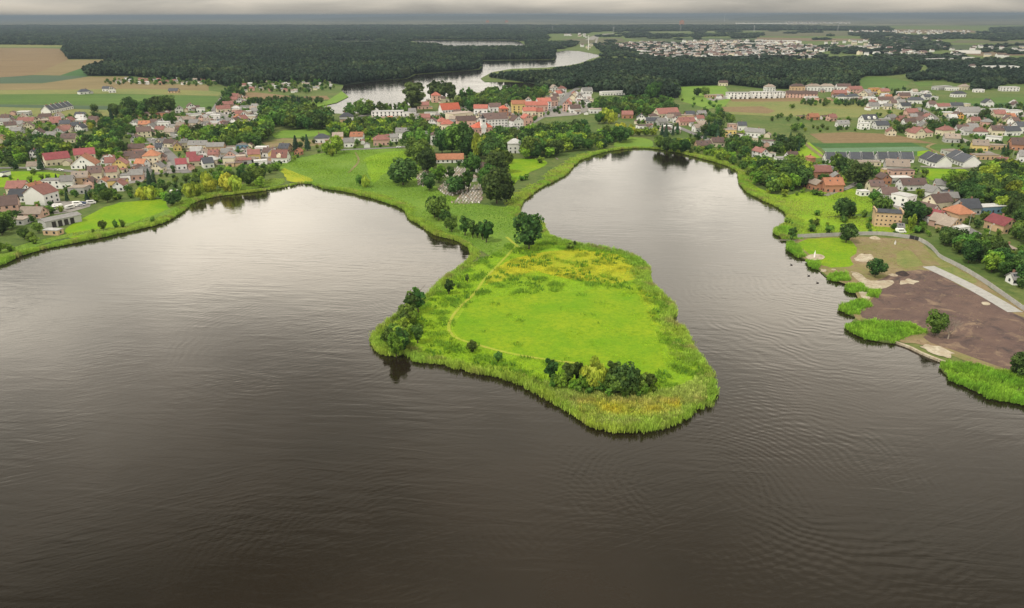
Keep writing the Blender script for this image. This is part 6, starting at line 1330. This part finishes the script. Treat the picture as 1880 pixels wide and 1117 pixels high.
# masts, chimney and pylons far out
def mast(px, py, hgt, r, label, name='radio_mast', mat=M_steel, cat='mast'):
    p = P(px, py); v, f = [], []; tube(v, f, (0, 0, 0), (0, 0, hgt), r, r * .5, 8); 
    for k in range(1, 4): box(v, f, -r * 1.3, r * 1.3, -r * 1.3, r * 1.3, hgt * k / 4 - .5, hgt * k / 4 + .5)
    o = pyd(name, v, f, mat); o.location = (p.x, p.y, GZ); tag(o, label, cat)
mast(1080, 92, 46, 1.6, 'pale chimney behind the far lake narrows', 'chimney_stack', M_white, 'chimney'); mast(1330, 40, 118, 3, 'thin radio mast on the right skyline')
def pylon(px, py, hgt, label):
    p = P(px, py); v, f = [], []; w = hgt * .11
    for sx in (-1, 1):
        for sy in (-1, 1): tube(v, f, (sx * w, sy * w, 0), (sx * w * .2, sy * w * .2, hgt), .35, .25, 4)
    for k in (.62, .76, .9): tube(v, f, (-hgt * .2, 0, hgt * k), (hgt * .2, 0, hgt * k), .35, .35, 4)
    for k in (.2, .4, .6, .8):
        q = w * (1 - .8 * k)
        for sy in (-1, 1): tube(v, f, (-q, sy * q, hgt * k), (q * .8, sy * q * .8, hgt * min(1, k + .18)), .2, .2, 4)
    o = pyd('power_pylon', v, f, M_steel); o.location = (p.x, p.y, GZ); tag(o, label, 'pylon', 'pylons far behind the town')
for x, y, l in ((1014, 60, 'steel power pylon above the far lake end'), (1126, 63, 'steel power pylon left of the motorway'), (1249, 60, 'steel power pylon behind the distant town'), (1384, 60, 'steel power pylon in front of the dark far wood'), (1538, 58, 'steel power pylon at the right end of the far wood')): pylon(x, y, 42, l)
for x, y, w_, h_, l in ((1252, 47, 45, 45, 'dark tower block on the far plain'), (895, 42, 50, 28, 'small dark block on the skyline'), (930, 42, 50, 28, 'second dark block on the skyline')):
    p = P(x, y); v, f = [], []; box(v, f, -w_ / 2, w_ / 2, 0, 25, 0, h_); box(v, f, -w_ / 5, w_ / 5, 4, 16, h_, h_ + 9); o = pyd('tower_block', v, f, WALL['k']); o.location = (p.x, p.y, GZ); tag(o, l, 'building')
# white halls in the distance
for x1, x2, y, l in ((1280, 1330, 84, 'long blue-white hall in the distant town'), (1400, 1463, 79, 'long white hall behind the distant town'), (1350, 1420, 84, 'white block row in the distant town'), (1430, 1500, 44, 'white hall line under the right skyline'), (1350, 1440, 44, 'white hall line near the radio mast'), (1660, 1672, 86, 'small white hall right of the distant town'), (1760, 1800, 99, 'white hall on the far right fields'), (1810, 1870, 131, 'white greenhouse at the right edge woods')):
    house(x1, y, x2, y, 22, 9, 'f', 'w', 'w', name='hall', cat='hall', label=l, windows=False, group='white halls in the distance')
# jetty, boats, boulders, ducks, post, heaps
def jetty(px, py, L, rz, label):
    p = P(px, py, 0); o = empty('jetty', (p.x, p.y, 0), R(rz)); tag(o, label, 'jetty')
    v, f = [], []; box(v, f, 0, 1, 0, .3, .55, .62); pl = bpy.data.meshes.new('plank'); pl.from_pydata(v, [], f); pl.materials.append(M_wood)
    for i in range(int(L / .34)): q = bpy.data.objects.new('plank', pl); C.objects.link(q); q.parent = o; q.location = (-.7, i * .34, 0); q.scale = (1.5, 1, 1)
    v, f = [], []; tube(v, f, (0, 0, -.8), (0, 0, .9), .08, .08, 7); pm = bpy.data.meshes.new('pile'); pm.from_pydata([tuple(x) for x in v], [], f); pm.materials.append(M_wood)
    for k in range(int(L / 2.5) + 1):
        for sx in (-.75, .85): q = bpy.data.objects.new('pile', pm); C.objects.link(q); q.parent = o; q.location = (sx, k * 2.5, 0)
jetty(1462, 444, 9, 82, 'short wooden jetty at the left end of the site fence'); jetty(52, 460, 7, 170, 'small jetty in the left shore reeds'); jetty(1020, 291, 9, 190, 'small jetty below the villa park')
def boat(px, py, rz, paint, label, s=1.0):
    p = P(px, py, 0); o = empty('rowing_boat', (p.x, p.y, .05), R(rz)); o.scale = (s, s, s); tag(o, label, 'boat')
    st = [(-2.0, .55), (-1.0, .72), (0.3, .72), (1.3, .45), (2.1, .04)]; v = []
    for x, w in st: v += [(x, -w, .5), (x, -w * .6, -.05), (x, w * .6, -.05), (x, w, .5)]
    f = [(4 * i + j, 4 * i + j + 1, 4 * i + j + 5, 4 * i + j + 4) for i in range(4) for j in range(3)] + [(0, 3, 2, 1)]
    pyd('hull', v, f, paint, o)
    for x in (-1.2, .2): v, f = [], []; box(v, f, x - .15, x + .15, -.6, .6, .34, .39); pyd('thwart', v, f, M_wood, o)
boat(1366, 316, 60, M_white, 'white boat moored at the right bay shore', 1.6); boat(50, 463, 20, M_white, 'pale boat in the left shore reeds', 1.2); boat(448, 351, 20, M_wood, 'small dark boat beside the left reed point'); boat(537, 337, -30, PAINT['black'], 'black boat at the head of the left bay', 1.2)
def boulder(px, py, s, label, mat=M_white, z=0.0):
    p = P(px, py, 0); r = random.Random(px); n = 9; v = []; f = []
    for j in range(5):
        a = math.pi * j / 4
        for i in range(n): q = r.uniform(.75, 1.1); v.append((s * math.sin(a) * math.cos(6.283 * i / n) * q, s * math.sin(a) * math.sin(6.283 * i / n) * q, s * .7 * math.cos(a) * q + s * .2))
    f = [(j * n + i, (j + 1) * n + i, (j + 1) * n + (i + 1) % n, j * n + (i + 1) % n) for j in range(4) for i in range(n)]
    o = pyd('boulder', v, f, mat, smooth_=True); o.location = (p.x, p.y, z); tag(o, label, 'boulder')
boulder(1512, 500, 1.6, 'large white boulder at the water between reed clumps', M_sand); boulder(1530, 498, 1.3, 'white boulder behind the largest one at the water', M_sand); boulder(1508, 497, .9, 'small white boulder left of the largest one', M_sand)
def stone_bank(px, label):
    q = smooth_open(PP(px), 1); root = empty('stone_bank', (q[0].x, q[0].y, 0)); tag(root, label, 'bank')
    v, f = [], []; box(v, f, 0, 1, -.5, .5, -.4, .75); me = bpy.data.meshes.new('kerb_block'); me.from_pydata(v, [], f); me.materials.append(M_sand)
    for a, b in zip(q[:-1], q[1:]):
        d = b - a; n = max(1, int(d.length / 2.0))
        for i in range(n):
            l = a.lerp(b, i / n) - q[0]; o = bpy.data.objects.new('block', me); C.objects.link(o); o.parent = root; o.location = (l.x, l.y, random.uniform(-.06, .06)); o.rotation_euler = (0, 0, math.atan2(d.y, d.x)); o.scale = (d.length / n * .96, 1, 1)
stone_bank([(1644,628),(1668,636),(1690,647),(1715,658),(1745,668),(1790,676),(1836,688)], 'pale stone bank along the brown soil'); stone_bank([(1562,500),(1577,502),(1592,517),(1612,517)], 'angled stone edge of the sandy terrace')
def heap(px, py, r, h, mat, label, name='soil_heap'):
    p = P(px, py); rs = random.Random(px); n = 14; v = []; f = []
    for j in range(5):
        t = j / 4
        for i in range(n): q = rs.uniform(.85, 1.15); v.append((r * (1 - t) * math.cos(6.283 * i / n) * q, r * (1 - t) * math.sin(6.283 * i / n) * q, h * (1 - (1 - t) ** 1.4) * rs.uniform(.92, 1.05) - .1))
    f = [(j * n + i, j * n + (i + 1) % n, (j + 1) * n + (i + 1) % n, (j + 1) * n + i) for j in range(4) for i in range(n)]
    o = pyd(name, v, f, mat, smooth_=True); o.location = (p.x, p.y, GZ); tag(o, label, 'heap')
M_mud = ground_mat('black_mud', (0.035, 0.030, 0.030), (0.055, 0.04, 0.04), (0.09, 0.06, 0.05), 0.1, 0.5, 0.4)
heap(1657, 504, 3.2, 1.8, M_mud, 'dark cone of soil on the site'); heap(1606, 438, 3.0, 1.4, M_sand, 'white sand heap near the fence gate', 'sand_heap'); heap(1640, 506, 2.2, .9, M_sand, 'low pale sand heap beside the dark soil cone', 'sand_heap')
p = P(1495, 473); v, f = [], []; tube(v, f, (0, 0, 0), (0, 0, 1.6), .38, .30, 10); tube(v, f, (0, 0, 1.6), (0, 0, 2.1), .42, .46, 10); tube(v, f, (0, 0, 2.1), (0, 0, 3.4), .26, .06, 10)
o = pyd('white_post', v, f, M_white); o.location = (p.x, p.y, GZ + .1); tag(o, 'white post standing on the round sand patch', 'post')
p = P(1643, 449); v, f = [], []; tube(v, f, (0, 0, 0), (0, 0, 1.3), .45, .4, 10); tube(v, f, (0, 0, 1.3), (0, 0, 1.9), .22, .1, 10); o = pyd('white_tank', v, f, M_white); o.location = (p.x, p.y, GZ + .1); tag(o, 'small white tank on the soil by the gate', 'tank')
def duck(px, py, rz, label):
    p = P(px, py, 0); v, f = [], []; tube(v, f, (-.5, 0, .12), (.1, 0, .18), .12, .24, 8); tube(v, f, (.1, 0, .18), (.45, 0, .15), .24, .08, 8); tube(v, f, (.35, 0, .2), (.5, 0, .5), .09, .07, 7); tube(v, f, (.5, 0, .5), (.62, 0, .5), .11, .08, 7); tube(v, f, (.62, 0, .49), (.76, 0, .47), .05, .02, 6)
    o = pyd('waterfowl', v, f, M_dark); o.location = (p.x, p.y, 0); o.scale = (1.1,) * 3; o.rotation_euler = (0, 0, R(rz)); tag(o, label, 'bird')
duck(1501, 520, 150, 'dark waterbird trailing the wake right of the other one'); duck(1485, 507, 160, 'dark waterbird nearest to the round sand patch'); duck(1453, 487, 140, 'dark waterbird leading off the jetty')
# bare tree on the brown soil
p = P(1740, 623); o = empty('dead_tree', (p.x, p.y, GZ)); tag(o, 'leafless pale tree on the brown soil beside the leafy one', 'tree')
v, f = [], []; tube(v, f, (0, 0, -.2), (.1, 0, 2.2), .28, .2, 8); pyd('trunk', v, f, M_birch, o)
def twig(a, d, L, r, lev, rs, v, f):
    b = a + d * L; tube(v, f, a, b, r, r * .55, 5)
    if lev:
        for _ in range(3 if lev > 1 else 4):
            e = (d + Vector((rs.uniform(-.75, .75), rs.uniform(-.75, .75), rs.uniform(-.1, .5)))).normalized(); twig(a.lerp(b, rs.uniform(.55, 1)), e, L * rs.uniform(.55, .8), r * .55, lev - 1, rs, v, f)
rs_ = random.Random(5)
for i in range(5):
    v, f = [], []; a_ = i * 1.26; twig(Vector((.1, 0, 1.7 + .1 * i)), Vector((math.cos(a_) * .55, math.sin(a_) * .55, .8)).normalized(), 2.6, .13, 4, rs_, v, f); pyd('limb', v, f, M_birch, o)

# ================================================================== HAZE
m = bpy.data.materials.new('haze'); m.use_nodes = True; t = m.node_tree; t.nodes.clear(); pv = t.nodes.new('ShaderNodeVolumePrincipled'); out = t.nodes.new('ShaderNodeOutputMaterial'); t.links.new(pv.outputs[0], out.inputs['Volume'])
pv.inputs['Color'].default_value = (0.23, 0.29, 0.36, 1); pv.inputs['Density'].default_value = 9.0e-5; pv.inputs['Anisotropy'].default_value = 0.0
v, f = [], []; box(v, f, -45900, 45900, -1400, 45900, -2.0, 122); tag(pyd('haze', v, f, m), 'thin blue-grey haze over the whole landscape', kind='stuff')
